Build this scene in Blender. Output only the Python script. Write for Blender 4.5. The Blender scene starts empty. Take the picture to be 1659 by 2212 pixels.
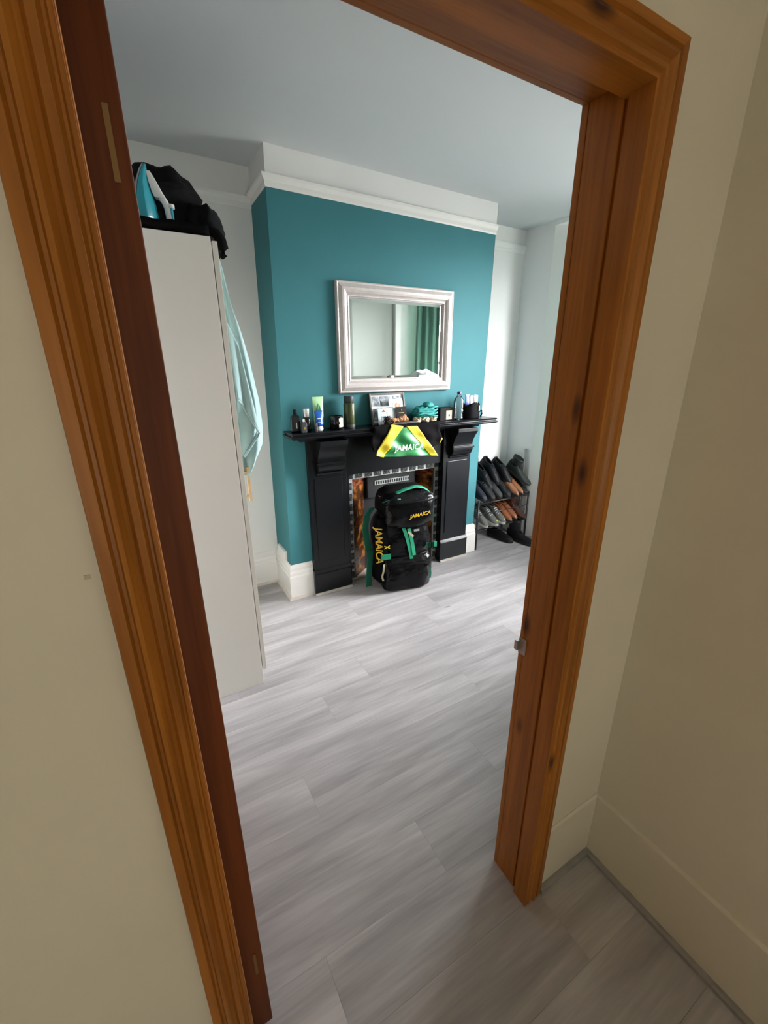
import bpy, bmesh, math, random
from mathutils import Vector, Matrix, noise

random.seed(7)
PI = math.pi
S = bpy.context.scene
COL = S.collection

# ------------------------------------------------------------------ camera
cam_d = bpy.data.cameras.new('camera')
cam_d.sensor_fit = 'HORIZONTAL'
cam_d.sensor_width = 36.0
cam_d.lens = 19.74
cam_d.clip_start = 0.02
cam = bpy.data.objects.new('camera', cam_d)
COL.objects.link(cam)
RIGHT = (0.869511, -0.493881, -0.005626)
DOWN = (-0.16549, -0.280587, -0.945454)
FWD = (0.465364, 0.823014, -0.325706)
cam.matrix_world = Matrix((
    (RIGHT[0], -DOWN[0], -FWD[0], 0.0),
    (RIGHT[1], -DOWN[1], -FWD[1], 0.0),
    (RIGHT[2], -DOWN[2], -FWD[2], 1.55),
    (0, 0, 0, 1)))
S.camera = cam

# ------------------------------------------------------------------ sky, exposure
world = bpy.data.worlds.new('overcast_sky')
S.world = world
world.use_nodes = True
bg = world.node_tree.nodes['Background']
bg.inputs[1].default_value = 62.0
_n = world.node_tree.nodes
_tc = _n.new('ShaderNodeTexCoord')
_sx = _n.new('ShaderNodeSeparateXYZ')
_rp = _n.new('ShaderNodeValToRGB')        # overcast sky above, dull street and ground below the horizon
_rp.color_ramp.elements[0].position = 0.48
_rp.color_ramp.elements[0].color = (0.14, 0.14, 0.135, 1)
_rp.color_ramp.elements[1].position = 0.54
_rp.color_ramp.elements[1].color = (1.0, 0.985, 1.0, 1)
_mr = _n.new('ShaderNodeMapRange')
_mr.inputs['From Min'].default_value = -1
world.node_tree.links.new(_tc.outputs['Generated'], _sx.inputs[0])
world.node_tree.links.new(_sx.outputs['Z'], _mr.inputs['Value'])
world.node_tree.links.new(_mr.outputs[0], _rp.inputs['Fac'])
world.node_tree.links.new(_rp.outputs['Color'], bg.inputs[0])
S.view_settings.view_transform = 'Standard'
S.view_settings.look = 'None'
S.view_settings.gamma = 1.0
S.view_settings.use_curve_mapping = False
S.view_settings.exposure = 0.6
S.cycles.max_bounces = 7
S.cycles.diffuse_bounces = 5
S.cycles.transparent_max_bounces = 8
S.cycles.adaptive_threshold = 0.03
S.cycles.caustics_reflective = False
S.cycles.caustics_refractive = False

# bay window opening off the right-hand wall: corner points of its three faces (also used by the sky portals)
WX = 3.03
BAY = [(3.03, 0.80), (3.55, 1.20), (3.55, 2.06), (3.03, 2.64)]
WZ0, WZ1 = 0.72, 2.46


def bay_frame(a, b, z):
    d = Vector((b[0] - a[0], b[1] - a[1], 0))
    L = d.length
    d.normalize()
    n = Vector((d.y, -d.x, 0))            # outward
    return Matrix(((d.x, n.x, 0, a[0]), (d.y, n.y, 0, a[1]), (0, 0, 1, z), (0, 0, 0, 1))), L


for _a, _b in zip(BAY, BAY[1:]):
    _m, _L = bay_frame(_a, _b, 0)
    pl = bpy.data.lights.new('window_portal', 'AREA')
    pl.shape = 'RECTANGLE'
    pl.size = _L
    pl.size_y = WZ1 - WZ0
    pl.cycles.is_portal = True
    po = bpy.data.objects.new('window_portal', pl)
    COL.objects.link(po)
    _d, _n2 = _m.col[0].to_3d(), _m.col[1].to_3d()
    _c = _m @ Vector((_L / 2, 0.12, (WZ0 + WZ1) / 2))
    _z = Vector((0, 0, 1))
    _x = _z.cross(_n2)
    po.matrix_world = Matrix(((_x.x, 0, _n2.x, _c.x), (_x.y, 0, _n2.y, _c.y), (0, 1, 0, _c.z), (0, 0, 0, 1)))
HALL_FILL = 114.0  # strength of the added globe that brightens the hall

# ------------------------------------------------------------------ materials
MATS = {}


def mat(name, col, rough=0.6, metal=0.0, var=0.0, vscale=6.0, bump=0.0, bscale=200.0, spec=0.5, coat=0.0, sheen=0.0, bdist=0.004):
    if name in MATS:
        return MATS[name]
    m = bpy.data.materials.new(name)
    m.use_nodes = True
    nt = m.node_tree
    b = nt.nodes['Principled BSDF']
    b.inputs['Base Color'].default_value = (*col, 1)
    b.inputs['Roughness'].default_value = rough
    b.inputs['Metallic'].default_value = metal
    b.inputs['Specular IOR Level'].default_value = spec
    if coat:
        b.inputs['Coat Weight'].default_value = coat
        b.inputs['Coat Roughness'].default_value = 0.15
    if sheen:
        b.inputs['Sheen Weight'].default_value = sheen
    tc = nt.nodes.new('ShaderNodeTexCoord')
    if var:
        n = nt.nodes.new('ShaderNodeTexNoise')
        n.inputs['Scale'].default_value = vscale
        n.inputs['Detail'].default_value = 4
        nt.links.new(tc.outputs['Object'], n.inputs['Vector'])
        r = nt.nodes.new('ShaderNodeValToRGB')
        r.color_ramp.elements[0].position = 0.3
        r.color_ramp.elements[1].position = 0.7
        r.color_ramp.elements[0].color = (*[c * (1 - var) for c in col], 1)
        r.color_ramp.elements[1].color = (*[min(1, c * (1 + var)) for c in col], 1)
        nt.links.new(n.outputs['Fac'], r.inputs['Fac'])
        nt.links.new(r.outputs['Color'], b.inputs['Base Color'])
    if bump:
        n2 = nt.nodes.new('ShaderNodeTexNoise')
        n2.inputs['Scale'].default_value = bscale
        n2.inputs['Detail'].default_value = 3
        nt.links.new(tc.outputs['Object'], n2.inputs['Vector'])
        bp = nt.nodes.new('ShaderNodeBump')
        bp.inputs['Strength'].default_value = bump
        bp.inputs['Distance'].default_value = bdist
        nt.links.new(n2.outputs['Fac'], bp.inputs['Height'])
        nt.links.new(bp.outputs['Normal'], b.inputs['Normal'])
    MATS[name] = m
    return m


def pine(name, axis, light, dark, knot, rough=0.42):
    """stained pine, grain running along axis (0 x, 1 y, 2 z)"""
    m = bpy.data.materials.new(name)
    m.use_nodes = True
    nt = m.node_tree
    L = nt.links.new
    b = nt.nodes['Principled BSDF']
    b.inputs['Roughness'].default_value = rough
    b.inputs['Specular IOR Level'].default_value = 0.3
    geo = nt.nodes.new('ShaderNodeNewGeometry')

    def mp(across, along):
        n = nt.nodes.new('ShaderNodeMapping')
        s = [across] * 3
        s[axis] = along
        n.inputs['Scale'].default_value = s
        L(geo.outputs['Position'], n.inputs['Vector'])
        return n
    broad = nt.nodes.new('ShaderNodeTexNoise')
    broad.inputs['Scale'].default_value = 1
    broad.inputs['Detail'].default_value = 5
    broad.inputs['Distortion'].default_value = 0.4
    L(mp(26, 1.6).outputs[0], broad.inputs['Vector'])
    fine = nt.nodes.new('ShaderNodeTexNoise')
    fine.inputs['Scale'].default_value = 1
    fine.inputs['Detail'].default_value = 6
    L(mp(190, 7).outputs[0], fine.inputs['Vector'])
    mix = nt.nodes.new('ShaderNodeMath')
    mix.operation = 'MULTIPLY_ADD'
    mix.inputs[1].default_value = 0.35
    L(fine.outputs['Fac'], mix.inputs[0])
    sc = nt.nodes.new('ShaderNodeMath')
    sc.operation = 'MULTIPLY'
    sc.inputs[1].default_value = 0.65
    L(broad.outputs['Fac'], sc.inputs[0])
    L(sc.outputs[0], mix.inputs[2])
    ramp = nt.nodes.new('ShaderNodeValToRGB')
    ramp.color_ramp.elements[0].position = 0.36
    ramp.color_ramp.elements[0].color = (*dark, 1)
    ramp.color_ramp.elements[1].position = 0.62
    ramp.color_ramp.elements[1].color = (*light, 1)
    L(mix.outputs[0], ramp.inputs['Fac'])
    vor = nt.nodes.new('ShaderNodeTexVoronoi')
    vor.inputs['Scale'].default_value = 1
    L(mp(11, 4.2).outputs[0], vor.inputs['Vector'])
    kr = nt.nodes.new('ShaderNodeValToRGB')
    kr.color_ramp.elements[0].position = 0.05
    kr.color_ramp.elements[0].color = (1, 1, 1, 1)
    kr.color_ramp.elements[1].position = 0.17
    kr.color_ramp.elements[1].color = (0, 0, 0, 1)
    L(vor.outputs['Distance'], kr.inputs['Fac'])
    sep = nt.nodes.new('ShaderNodeSeparateColor')
    L(vor.outputs['Color'], sep.inputs[0])
    gt = nt.nodes.new('ShaderNodeMath')
    gt.operation = 'GREATER_THAN'
    gt.inputs[1].default_value = 0.45
    L(sep.outputs[0], gt.inputs[0])
    kf = nt.nodes.new('ShaderNodeMath')
    kf.operation = 'MULTIPLY'
    L(kr.outputs['Color'], kf.inputs[0])
    L(gt.outputs[0], kf.inputs[1])
    mc = nt.nodes.new('ShaderNodeMix')
    mc.data_type = 'RGBA'
    L(kf.outputs[0], mc.inputs[0])
    L(ramp.outputs['Color'], mc.inputs[6])
    mc.inputs[7].default_value = (*knot, 1)
    L(mc.outputs[2], b.inputs['Base Color'])
    bp = nt.nodes.new('ShaderNodeBump')
    bp.inputs['Strength'].default_value = 0.12
    bp.inputs['Distance'].default_value = 0.002
    L(mix.outputs[0], bp.inputs['Height'])
    L(bp.outputs['Normal'], b.inputs['Normal'])
    MATS[name] = m
    return m


PL, PD, PK = (0.40, 0.145, 0.018), (0.24, 0.08, 0.010), (0.06, 0.018, 0.006)
pine('pine_upright', 2, PL, PD, PK)
pine('pine_level', 0, PL, PD, PK)
pine('pine_door', 2, (0.15, 0.042, 0.010), (0.085, 0.022, 0.006), (0.05, 0.014, 0.005), 0.6)


def plank_mat():
    m = bpy.data.materials.new('grey_plank')
    m.use_nodes = True
    nt = m.node_tree
    L = nt.links.new
    b = nt.nodes['Principled BSDF']
    geo = nt.nodes.new('ShaderNodeNewGeometry')
    oi = nt.nodes.new('ShaderNodeObjectInfo')
    off = nt.nodes.new('ShaderNodeCombineXYZ')
    mul = nt.nodes.new('ShaderNodeMath')
    mul.operation = 'MULTIPLY'
    mul.inputs[1].default_value = 37.0
    L(oi.outputs['Random'], mul.inputs[0])
    L(mul.outputs[0], off.inputs[2])
    L(mul.outputs[0], off.inputs[0])
    add = nt.nodes.new('ShaderNodeVectorMath')
    add.operation = 'ADD'
    L(geo.outputs['Position'], add.inputs[0])
    L(off.outputs[0], add.inputs[1])

    def noi(scale, detail=4, dist=0.0):
        mp = nt.nodes.new('ShaderNodeMapping')
        mp.inputs['Scale'].default_value = scale
        L(add.outputs[0], mp.inputs['Vector'])
        n = nt.nodes.new('ShaderNodeTexNoise')
        n.inputs['Scale'].default_value = 1
        n.inputs['Detail'].default_value = detail
        n.inputs['Distortion'].default_value = dist
        L(mp.outputs[0], n.inputs['Vector'])
        return n
    streak = noi((1.7, 15, 1), 5, 0.5)
    fine = noi((7, 120, 1), 4)
    m1 = nt.nodes.new('ShaderNodeMath')
    m1.operation = 'MULTIPLY_ADD'
    m1.inputs[1].default_value = 0.22
    L(fine.outputs['Fac'], m1.inputs[0])
    m2 = nt.nodes.new('ShaderNodeMath')
    m2.operation = 'MULTIPLY_ADD'
    m2.inputs[1].default_value = 0.70
    L(streak.outputs['Fac'], m2.inputs[0])
    rr = nt.nodes.new('ShaderNodeMath')
    rr.operation = 'MULTIPLY'
    rr.inputs[1].default_value = 0.08
    L(oi.outputs['Random'], rr.inputs[0])
    L(rr.outputs[0], m2.inputs[2])
    L(m2.outputs[0], m1.inputs[2])
    ramp = nt.nodes.new('ShaderNodeValToRGB')
    e = ramp.color_ramp.elements
    e[0].position = 0.33
    e[0].color = (0.285, 0.272, 0.277, 1)
    e[1].position = 0.66
    e[1].color = (0.51, 0.497, 0.506, 1)
    mid = e.new(0.5)
    mid.color = (0.385, 0.372, 0.377, 1)
    L(m1.outputs[0], ramp.inputs['Fac'])
    # small knots
    mp = nt.nodes.new('ShaderNodeMapping')
    mp.inputs['Scale'].default_value = (2.4, 7.0, 0.0)
    L(add.outputs[0], mp.inputs['Vector'])
    vor = nt.nodes.new('ShaderNodeTexVoronoi')
    vor.inputs['Scale'].default_value = 1
    L(mp.outputs[0], vor.inputs['Vector'])
    kr = nt.nodes.new('ShaderNodeValToRGB')
    kr.color_ramp.elements[0].position = 0.02
    kr.color_ramp.elements[0].color = (0.75, 0.75, 0.75, 1)
    kr.color_ramp.elements[1].position = 0.075
    kr.color_ramp.elements[1].color = (0, 0, 0, 1)
    L(vor.outputs['Distance'], kr.inputs['Fac'])
    sep = nt.nodes.new('ShaderNodeSeparateColor')
    L(vor.outputs['Color'], sep.inputs[0])
    gt = nt.nodes.new('ShaderNodeMath')
    gt.operation = 'GREATER_THAN'
    gt.inputs[1].default_value = 0.55
    L(sep.outputs[1], gt.inputs[0])
    kf = nt.nodes.new('ShaderNodeMath')
    kf.operation = 'MULTIPLY'
    L(kr.outputs['Color'], kf.inputs[0])
    L(gt.outputs[0], kf.inputs[1])
    mc = nt.nodes.new('ShaderNodeMix')
    mc.data_type = 'RGBA'
    L(kf.outputs[0], mc.inputs[0])
    L(ramp.outputs['Color'], mc.inputs[6])
    mc.inputs[7].default_value = (0.13, 0.12, 0.12, 1)
    L(mc.outputs[2], b.inputs['Base Color'])
    b.inputs['Roughness'].default_value = 0.45
    bp = nt.nodes.new('ShaderNodeBump')
    bp.inputs['Strength'].default_value = 0.1
    bp.inputs['Distance'].default_value = 0.001
    L(fine.outputs['Fac'], bp.inputs['Height'])
    L(bp.outputs['Normal'], b.inputs['Normal'])
    MATS['plank'] = m


plank_mat()


def two_tone(name, c1, c2, c3, scale, rough=0.3, stretch=(1, 1, 1)):
    m = bpy.data.materials.new(name)
    m.use_nodes = True
    nt = m.node_tree
    L = nt.links.new
    b = nt.nodes['Principled BSDF']
    b.inputs['Roughness'].default_value = rough
    geo = nt.nodes.new('ShaderNodeNewGeometry')
    mp = nt.nodes.new('ShaderNodeMapping')
    mp.inputs['Scale'].default_value = stretch
    L(geo.outputs['Position'], mp.inputs['Vector'])
    n = nt.nodes.new('ShaderNodeTexNoise')
    n.inputs['Scale'].default_value = scale
    n.inputs['Detail'].default_value = 6
    L(mp.outputs[0], n.inputs['Vector'])
    r = nt.nodes.new('ShaderNodeValToRGB')
    e = r.color_ramp.elements
    e[0].position = 0.38
    e[0].color = (*c1, 1)
    e[1].position = 0.64
    e[1].color = (*c3, 1)
    x = e.new(0.52)
    x.color = (*c2, 1)
    L(n.outputs['Fac'], r.inputs['Fac'])
    L(r.outputs['Color'], b.inputs['Base Color'])
    MATS[name] = m
    return m


def thin_glass(name, tint=(1, 1, 1), gloss=0.12):
    m = bpy.data.materials.new(name)
    m.use_nodes = True
    nt = m.node_tree
    nt.nodes.remove(nt.nodes['Principled BSDF'])
    out = nt.nodes['Material Output']
    t = nt.nodes.new('ShaderNodeBsdfTransparent')
    t.inputs[0].default_value = (*tint, 1)
    g = nt.nodes.new('ShaderNodeBsdfGlossy')
    g.inputs['Roughness'].default_value = 0.05
    fr = nt.nodes.new('ShaderNodeFresnel')
    fr.inputs['IOR'].default_value = 1.45
    ad = nt.nodes.new('ShaderNodeMath')
    ad.operation = 'ADD'
    ad.use_clamp = True
    ad.inputs[1].default_value = gloss - 0.04
    nt.links.new(fr.outputs[0], ad.inputs[0])
    mx = nt.nodes.new('ShaderNodeMixShader')
    nt.links.new(ad.outputs[0], mx.inputs[0])
    nt.links.new(t.outputs[0], mx.inputs[1])
    nt.links.new(g.outputs[0], mx.inputs[2])
    nt.links.new(mx.outputs[0], out.inputs[0])
    MATS[name] = m
    return m


def emit(name, col, strength):
    m = bpy.data.materials.new(name)
    m.use_nodes = True
    b = m.node_tree.nodes['Principled BSDF']
    b.inputs['Base Color'].default_value = (*col, 1)
    b.inputs['Emission Color'].default_value = (*col, 1)
    b.inputs['Emission Strength'].default_value = strength
    MATS[name] = m
    return m


thin_glass('window_glass', (0.98, 0.98, 0.98), 0.06)
thin_glass('clear_plastic', (0.93, 0.95, 0.97), 0.15)
two_tone('amber_tile', (0.018, 0.007, 0.003), (0.09, 0.026, 0.005), (0.30, 0.12, 0.02), 17, 0.22, (1, 1, 0.8))
two_tone('rust_tile', (0.05, 0.012, 0.004), (0.16, 0.04, 0.01), (0.32, 0.09, 0.03), 26, 0.22, (0.3, 1, 2.0))
two_tone('mosaic_dark', (0.012, 0.014, 0.015), (0.035, 0.04, 0.04), (0.20, 0.22, 0.21), 120, 0.3, (1, 1, 1))
two_tone('photo_print', (0.11, 0.14, 0.17), (0.28, 0.32, 0.35), (0.5, 0.52, 0.52), 42, 0.3)
two_tone('photo_warm', (0.45, 0.12, 0.06), (0.5, 0.33, 0.2), (0.75, 0.65, 0.5), 70, 0.35)
mat('hall_paint', (0.66, 0.615, 0.51), 0.55, var=0.03, vscale=3, bump=0.06, bscale=90)
mat('hall_skirting', (0.67, 0.625, 0.52), 0.4)
mat('white_paint', (0.84, 0.835, 0.82), 0.6, bump=0.05, bscale=80)
mat('sage_paint', (0.40, 0.425, 0.39), 0.6)
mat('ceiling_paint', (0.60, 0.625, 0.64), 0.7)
mat('teal_paint', (0.048, 0.195, 0.222), 0.65, var=0.03, vscale=4, bump=0.05, bscale=110, spec=0.2)
mat('gloss_white', (0.83, 0.82, 0.79), 0.3)
mat('bead_grey', (0.27, 0.26, 0.25), 0.5, var=0.12, vscale=30)
mat('bead_pale', (0.62, 0.58, 0.52), 0.5, var=0.08, vscale=20)
mat('black_gloss', (0.006, 0.007, 0.009), 0.26, bump=0.05, bscale=40, spec=0.35)
mat('cast_iron', (0.02, 0.021, 0.023), 0.42, bump=0.1, bscale=160)
mat('soot', (0.008, 0.008, 0.008), 0.9)
mat('mosaic_light', (0.42, 0.45, 0.44), 0.35, var=0.2, vscale=60)
mat('silver_frame', (0.60, 0.55, 0.53), 0.42, 0.3, var=0.06, vscale=40, bump=0.05, bscale=300)
mat('mirror_silver', (0.80, 0.85, 0.82), 0.015, 1.0)
mat('wardrobe_white', (0.80, 0.785, 0.745), 0.42)
mat('wardrobe_door', (0.70, 0.68, 0.62), 0.42)
mat('beech', (0.62, 0.43, 0.22), 0.45, var=0.12, vscale=30)
mat('brass', (0.55, 0.40, 0.16), 0.4, 0.8)
mat('old_brass', (0.22, 0.145, 0.055), 0.6, 0.3)
mat('steel', (0.45, 0.44, 0.42), 0.35, 0.9)
mat('towel_aqua', (0.40, 0.60, 0.61), 0.95, bump=0.5, bscale=420, sheen=0.4)
mat('black_cloth', (0.008, 0.008, 0.009), 0.8, spec=0.1, bump=0.3, bscale=60)
mat('black_cloth_soft', (0.008, 0.0075, 0.008), 0.9, spec=0.02, bump=0.2, bscale=120)
mat('iron_teal', (0.025, 0.33, 0.42), 0.25)
mat('iron_white', (0.78, 0.79, 0.78), 0.25)
mat('sole_plate', (0.35, 0.38, 0.39), 0.35, 0.7)
mat('vinyl_black', (0.004, 0.004, 0.005), 0.2, bump=0.9, bscale=16, spec=0.2, bdist=0.012)
mat('nylon_black', (0.004, 0.004, 0.005), 0.7, spec=0.05, bump=0.2, bscale=240)
mat('webbing_green', (0.005, 0.25, 0.13), 0.6)
mat('webbing_dark_green', (0.004, 0.13, 0.075), 0.65)
mat('yellow_print', (0.68, 0.42, 0.02), 0.5)
mat('bright_yellow', (0.82, 0.66, 0.03), 0.6, var=0.08, vscale=25)
mat('shirt_green', (0.006, 0.25, 0.055), 0.5, var=0.2, vscale=20, sheen=0.2)
mat('white_print', (0.8, 0.8, 0.8), 0.5)
mat('cream_label', (0.62, 0.55, 0.36), 0.5)
mat('pale_patch', (0.50, 0.42, 0.32), 0.6)
mat('ink', (0.008, 0.008, 0.009), 0.6, spec=0.1)
mat('gold_ink', (0.45, 0.30, 0.08), 0.35, 0.5)
mat('black_glass', (0.006, 0.006, 0.007), 0.12)
mat('silver_cap', (0.62, 0.62, 0.62), 0.3, 0.7)
mat('aloe_green', (0.43, 0.72, 0.38), 0.45)
mat('leaf_green', (0.03, 0.19, 0.08), 0.5)
mat('tube_blue', (0.01, 0.09, 0.42), 0.3)
mat('cap_white', (0.8, 0.8, 0.82), 0.3)
mat('olive_glass', (0.045, 0.06, 0.018), 0.3)
mat('dark_grey', (0.035, 0.04, 0.045), 0.5)
mat('pewter', (0.13, 0.12, 0.11), 0.4, 0.4)
mat('card_white', (0.76, 0.76, 0.74), 0.6)
mat('card_blue', (0.52, 0.62, 0.64), 0.6)
mat('print_red', (0.6, 0.05, 0.04), 0.6)
mat('cone_brown', (0.03, 0.014, 0.01), 0.8)
mat('driftwood', (0.38, 0.17, 0.06), 0.6, var=0.25, vscale=40)
mat('slate', (0.055, 0.058, 0.062), 0.5)
mat('teal_cloth', (0.005, 0.24, 0.22), 0.7, var=0.25, vscale=30, bump=0.3, bscale=90)
mat('shell_cream', (0.62, 0.52, 0.35), 0.5, var=0.3, vscale=40)
mat('purple_cap', (0.07, 0.02, 0.14), 0.35)
mat('paper_blue', (0.18, 0.22, 0.62), 0.4)
mat('curtain_green', (0.075, 0.19, 0.14), 0.85, sheen=0.2)
mat('linen_white', (0.78, 0.79, 0.80), 0.85)
mat('rack_metal', (0.05, 0.05, 0.052), 0.35, 0.6)
mat('rack_grey', (0.35, 0.35, 0.35), 0.4, 0.6)
mat('shoe_black', (0.006, 0.0065, 0.008), 0.5, spec=0.25)
mat('shoe_charcoal', (0.014, 0.015, 0.017), 0.6, spec=0.25)
mat('shoe_grey', (0.10, 0.105, 0.10), 0.7)
mat('shoe_midgrey', (0.035, 0.037, 0.04), 0.65, spec=0.25)
mat('shoe_navy', (0.008, 0.009, 0.018), 0.55, spec=0.25)
mat('shoe_tan', (0.20, 0.078, 0.032), 0.4, var=0.15, vscale=30)
mat('shoe_ginger', (0.23, 0.075, 0.028), 0.4, var=0.15, vscale=30)
mat('shoe_brown', (0.05, 0.015, 0.009), 0.45)
mat('shoe_darkgreen', (0.011, 0.015, 0.013), 0.55, spec=0.25)
mat('sole_dark', (0.01, 0.01, 0.01), 0.7)
mat('sole_pale', (0.55, 0.55, 0.52), 0.6)
mat('lining_dark', (0.006, 0.006, 0.006), 0.9)
mat('volt_yellow', (0.6, 0.7, 0.05), 0.5)
mat('chest_white', (0.7, 0.7, 0.68), 0.45)


# ------------------------------------------------------------------ mesh helpers
class MB:
    def __init__(self, off=(0, 0, 0)):
        self.v, self.f, self.off = [], [], Vector(off)

    def add(self, vs, fs):
        n = len(self.v)
        self.v += [Vector(p) for p in vs]
        self.f += [tuple(i + n for i in q) for q in fs]
        return self

    def box(self, x0, x1, y0, y1, z0, z1):
        vs = [(x, y, z) for z in (z0, z1) for y in (y0, y1) for x in (x0, x1)]
        return self.add(vs, [(0, 2, 3, 1), (4, 5, 7, 6), (0, 1, 5, 4), (2, 6, 7, 3), (0, 4, 6, 2), (1, 3, 7, 5)])

    def hexa(self, p):
        """8 corners ordered like box"""
        return self.add(p, [(0, 2, 3, 1), (4, 5, 7, 6), (0, 1, 5, 4), (2, 6, 7, 3), (0, 4, 6, 2), (1, 3, 7, 5)])

    def prism(self, poly, a0, a1, axis):
        """poly: 2-D outline in the other two axes (cyclic order), extruded along axis"""
        def P(u, w, a):
            return {0: (a, u, w), 1: (u, a, w), 2: (u, w, a)}[axis]
        n = len(poly)
        vs = [P(u, w, a0) for u, w in poly] + [P(u, w, a1) for u, w in poly]
        fs = [tuple(range(n))[::-1], tuple(range(n, 2 * n))]
        fs += [(i, (i + 1) % n, n + (i + 1) % n, n + i) for i in range(n)]
        return self.add(vs, fs)

    def loft(self, rings, cap=True, closed=True):
        n = len(rings[0])
        vs = [p for r in rings for p in r]
        fs = []
        for k in range(len(rings) - 1):
            for i in range(n if closed else n - 1):
                j = (i + 1) % n
                fs.append((k * n + i, k * n + j, (k + 1) * n + j, (k + 1) * n + i))
        if cap:
            fs.append(tuple(range(n))[::-1])
            fs.append(tuple(range((len(rings) - 1) * n, len(rings) * n)))
        return self.add(vs, fs)

    def lathe(self, prof, c, n=20):
        rings = [[(c[0] + r * math.cos(2 * PI * i / n), c[1] + r * math.sin(2 * PI * i / n), c[2] + z) for i in range(n)] for r, z in prof]
        return self.loft(rings)

    def tube(self, pts, r, n=8, rads=None):
        pts = [Vector(p) for p in pts]
        rings = []
        up = Vector((0, 0, 1))
        for i, p in enumerate(pts):
            d = (pts[min(i + 1, len(pts) - 1)] - pts[max(i - 1, 0)]).normalized()
            a = d.cross(up)
            if a.length < 0.05:
                a = d.cross(Vector((1, 0, 0)))
            a.normalize()
            b = a.cross(d)
            rr = rads[i] if rads else r
            rings.append([p + rr * (math.cos(2 * PI * k / n) * a + math.sin(2 * PI * k / n) * b) for k in range(n)])
        return self.loft(rings)

    def strap(self, pts, side, w, t):
        """flat strap: centreline pts, half-width along side vector, thickness t"""
        pts = [Vector(p) for p in pts]
        s = Vector(side).normalized() * (w / 2)
        rings = []
        for i, p in enumerate(pts):
            d = (pts[min(i + 1, len(pts) - 1)] - pts[max(i - 1, 0)]).normalized()
            nrm = d.cross(s).normalized() * (t / 2)
            rings.append([p - s - nrm, p + s - nrm, p + s + nrm, p - s + nrm])
        return self.loft(rings)

    def grid(self, fn, nu, nv):
        vs = [fn(i / nu, j / nv) for j in range(nv + 1) for i in range(nu + 1)]
        fs = [(j * (nu + 1) + i, j * (nu + 1) + i + 1, (j + 1) * (nu + 1) + i + 1, (j + 1) * (nu + 1) + i) for j in range(nv) for i in range(nu)]
        return self.add(vs, fs)

    def blob(self, c, r, sub=3, amp=0.15, freq=2.0, seed=0.0, flat=None):
        bm = bmesh.new()
        bmesh.ops.create_icosphere(bm, subdivisions=sub, radius=1.0)
        vs = []
        for v in bm.verts:
            d = v.co.normalized()
            k = 1 + amp * noise.fractal(d * freq + Vector((seed, seed * 1.7, -seed)), 1.0, 2.0, 4)
            k += amp * 0.6 * abs(noise.noise(d * freq * 2.2 + Vector((seed * 3, 0, 1))))
            p = Vector((c[0] + d.x * r[0] * k, c[1] + d.y * r[1] * k, c[2] + d.z * r[2] * k))
            if flat is not None:
                p.z = max(p.z, flat)
            vs.append(p)
        fs = [tuple(v.index for v in f.verts) for f in bm.faces]
        bm.free()
        return self.add(vs, fs)

    def build(self, name, m, parent=None, smooth=False, bevel=0.0, seg=2, sub=0, solid=0.0):
        me = bpy.data.meshes.new(name)
        o = self.off
        me.from_pydata([tuple(p - o) for p in self.v], [], self.f)
        bm = bmesh.new()
        bm.from_mesh(me)
        if not solid:
            bmesh.ops.recalc_face_normals(bm, faces=bm.faces)
        bm.to_mesh(me)
        bm.free()
        me.materials.append(MATS[m] if isinstance(m, str) else m)
        if smooth:
            for p in me.polygons:
                p.use_smooth = True
        ob = bpy.data.objects.new(name, me)
        COL.objects.link(ob)
        if parent is not None:
            ob.parent = parent
        else:
            ob.location = o
        if solid:
            md = ob.modifiers.new('thick', 'SOLIDIFY')
            md.thickness = solid
            md.offset = 0
        if bevel:
            md = ob.modifiers.new('bev', 'BEVEL')
            md.width = bevel
            md.segments = seg
            md.limit_method = 'ANGLE'
            md.angle_limit = math.radians(40)
        if sub:
            md = ob.modifiers.new('sub', 'SUBSURF')
            md.levels = sub
            md.render_levels = sub
        return ob


def tag(o, label, cat, group=None):
    o['label'] = label
    o['category'] = cat
    if group:
        o['group'] = group
    return o


def thing(name, label, cat, loc=(0, 0, 0), rot=(0, 0, 0), group=None):
    o = bpy.data.objects.new(name, None)
    COL.objects.link(o)
    o.empty_display_size = 0.05
    o.location = loc
    o.rotation_euler = rot
    return tag(o, label, cat, group)


def struct(o, label=None):
    o['kind'] = 'structure'
    if label:
        o['label'] = label
    return o


def text(name, s, m, parent, mtx, size, shear=0.0, extrude=0.0006, bold=0.0, spacing=1.0):
    c = bpy.data.curves.new(name, 'FONT')
    c.body = s
    c.size = size
    c.align_x = 'CENTER'
    c.align_y = 'CENTER'
    c.extrude = extrude
    c.shear = shear
    c.offset = bold
    c.space_character = spacing
    c.materials.append(MATS[m])
    tmp = bpy.data.objects.new(name, c)
    COL.objects.link(tmp)
    dg = bpy.context.evaluated_depsgraph_get()
    me = bpy.data.meshes.new_from_object(tmp.evaluated_get(dg))
    bpy.data.objects.remove(tmp)
    o = bpy.data.objects.new(name, me)
    COL.objects.link(o)
    o.parent = parent
    o.matrix_local = mtx
    return o


def frame_mtx(o, right, up):
    r = Vector(right).normalized()
    n = r.cross(Vector(up)).normalized()
    u = n.cross(r)
    return Matrix(((r.x, u.x, n.x, o[0]), (r.y, u.y, n.y, o[1]), (r.z, u.z, n.z, o[2]), (0, 0, 0, 1)))


# ================================================================== SETTING
DY0, DY1 = 0.522, 0.631          # door wall: hall face, room face
BX0, BX1 = 0.733, 2.366          # chimney breast at the floor
BY, AY = 2.612, 2.94             # breast front, alcove back wall
LXW = -0.27                      # room left wall
HX0, HX1, HY0 = -0.95, 1.074, -2.6   # hall


def lean(x, z):
    return x + 0.0165 * z * (1.0 if x < 1.5 else 0.8)


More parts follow.
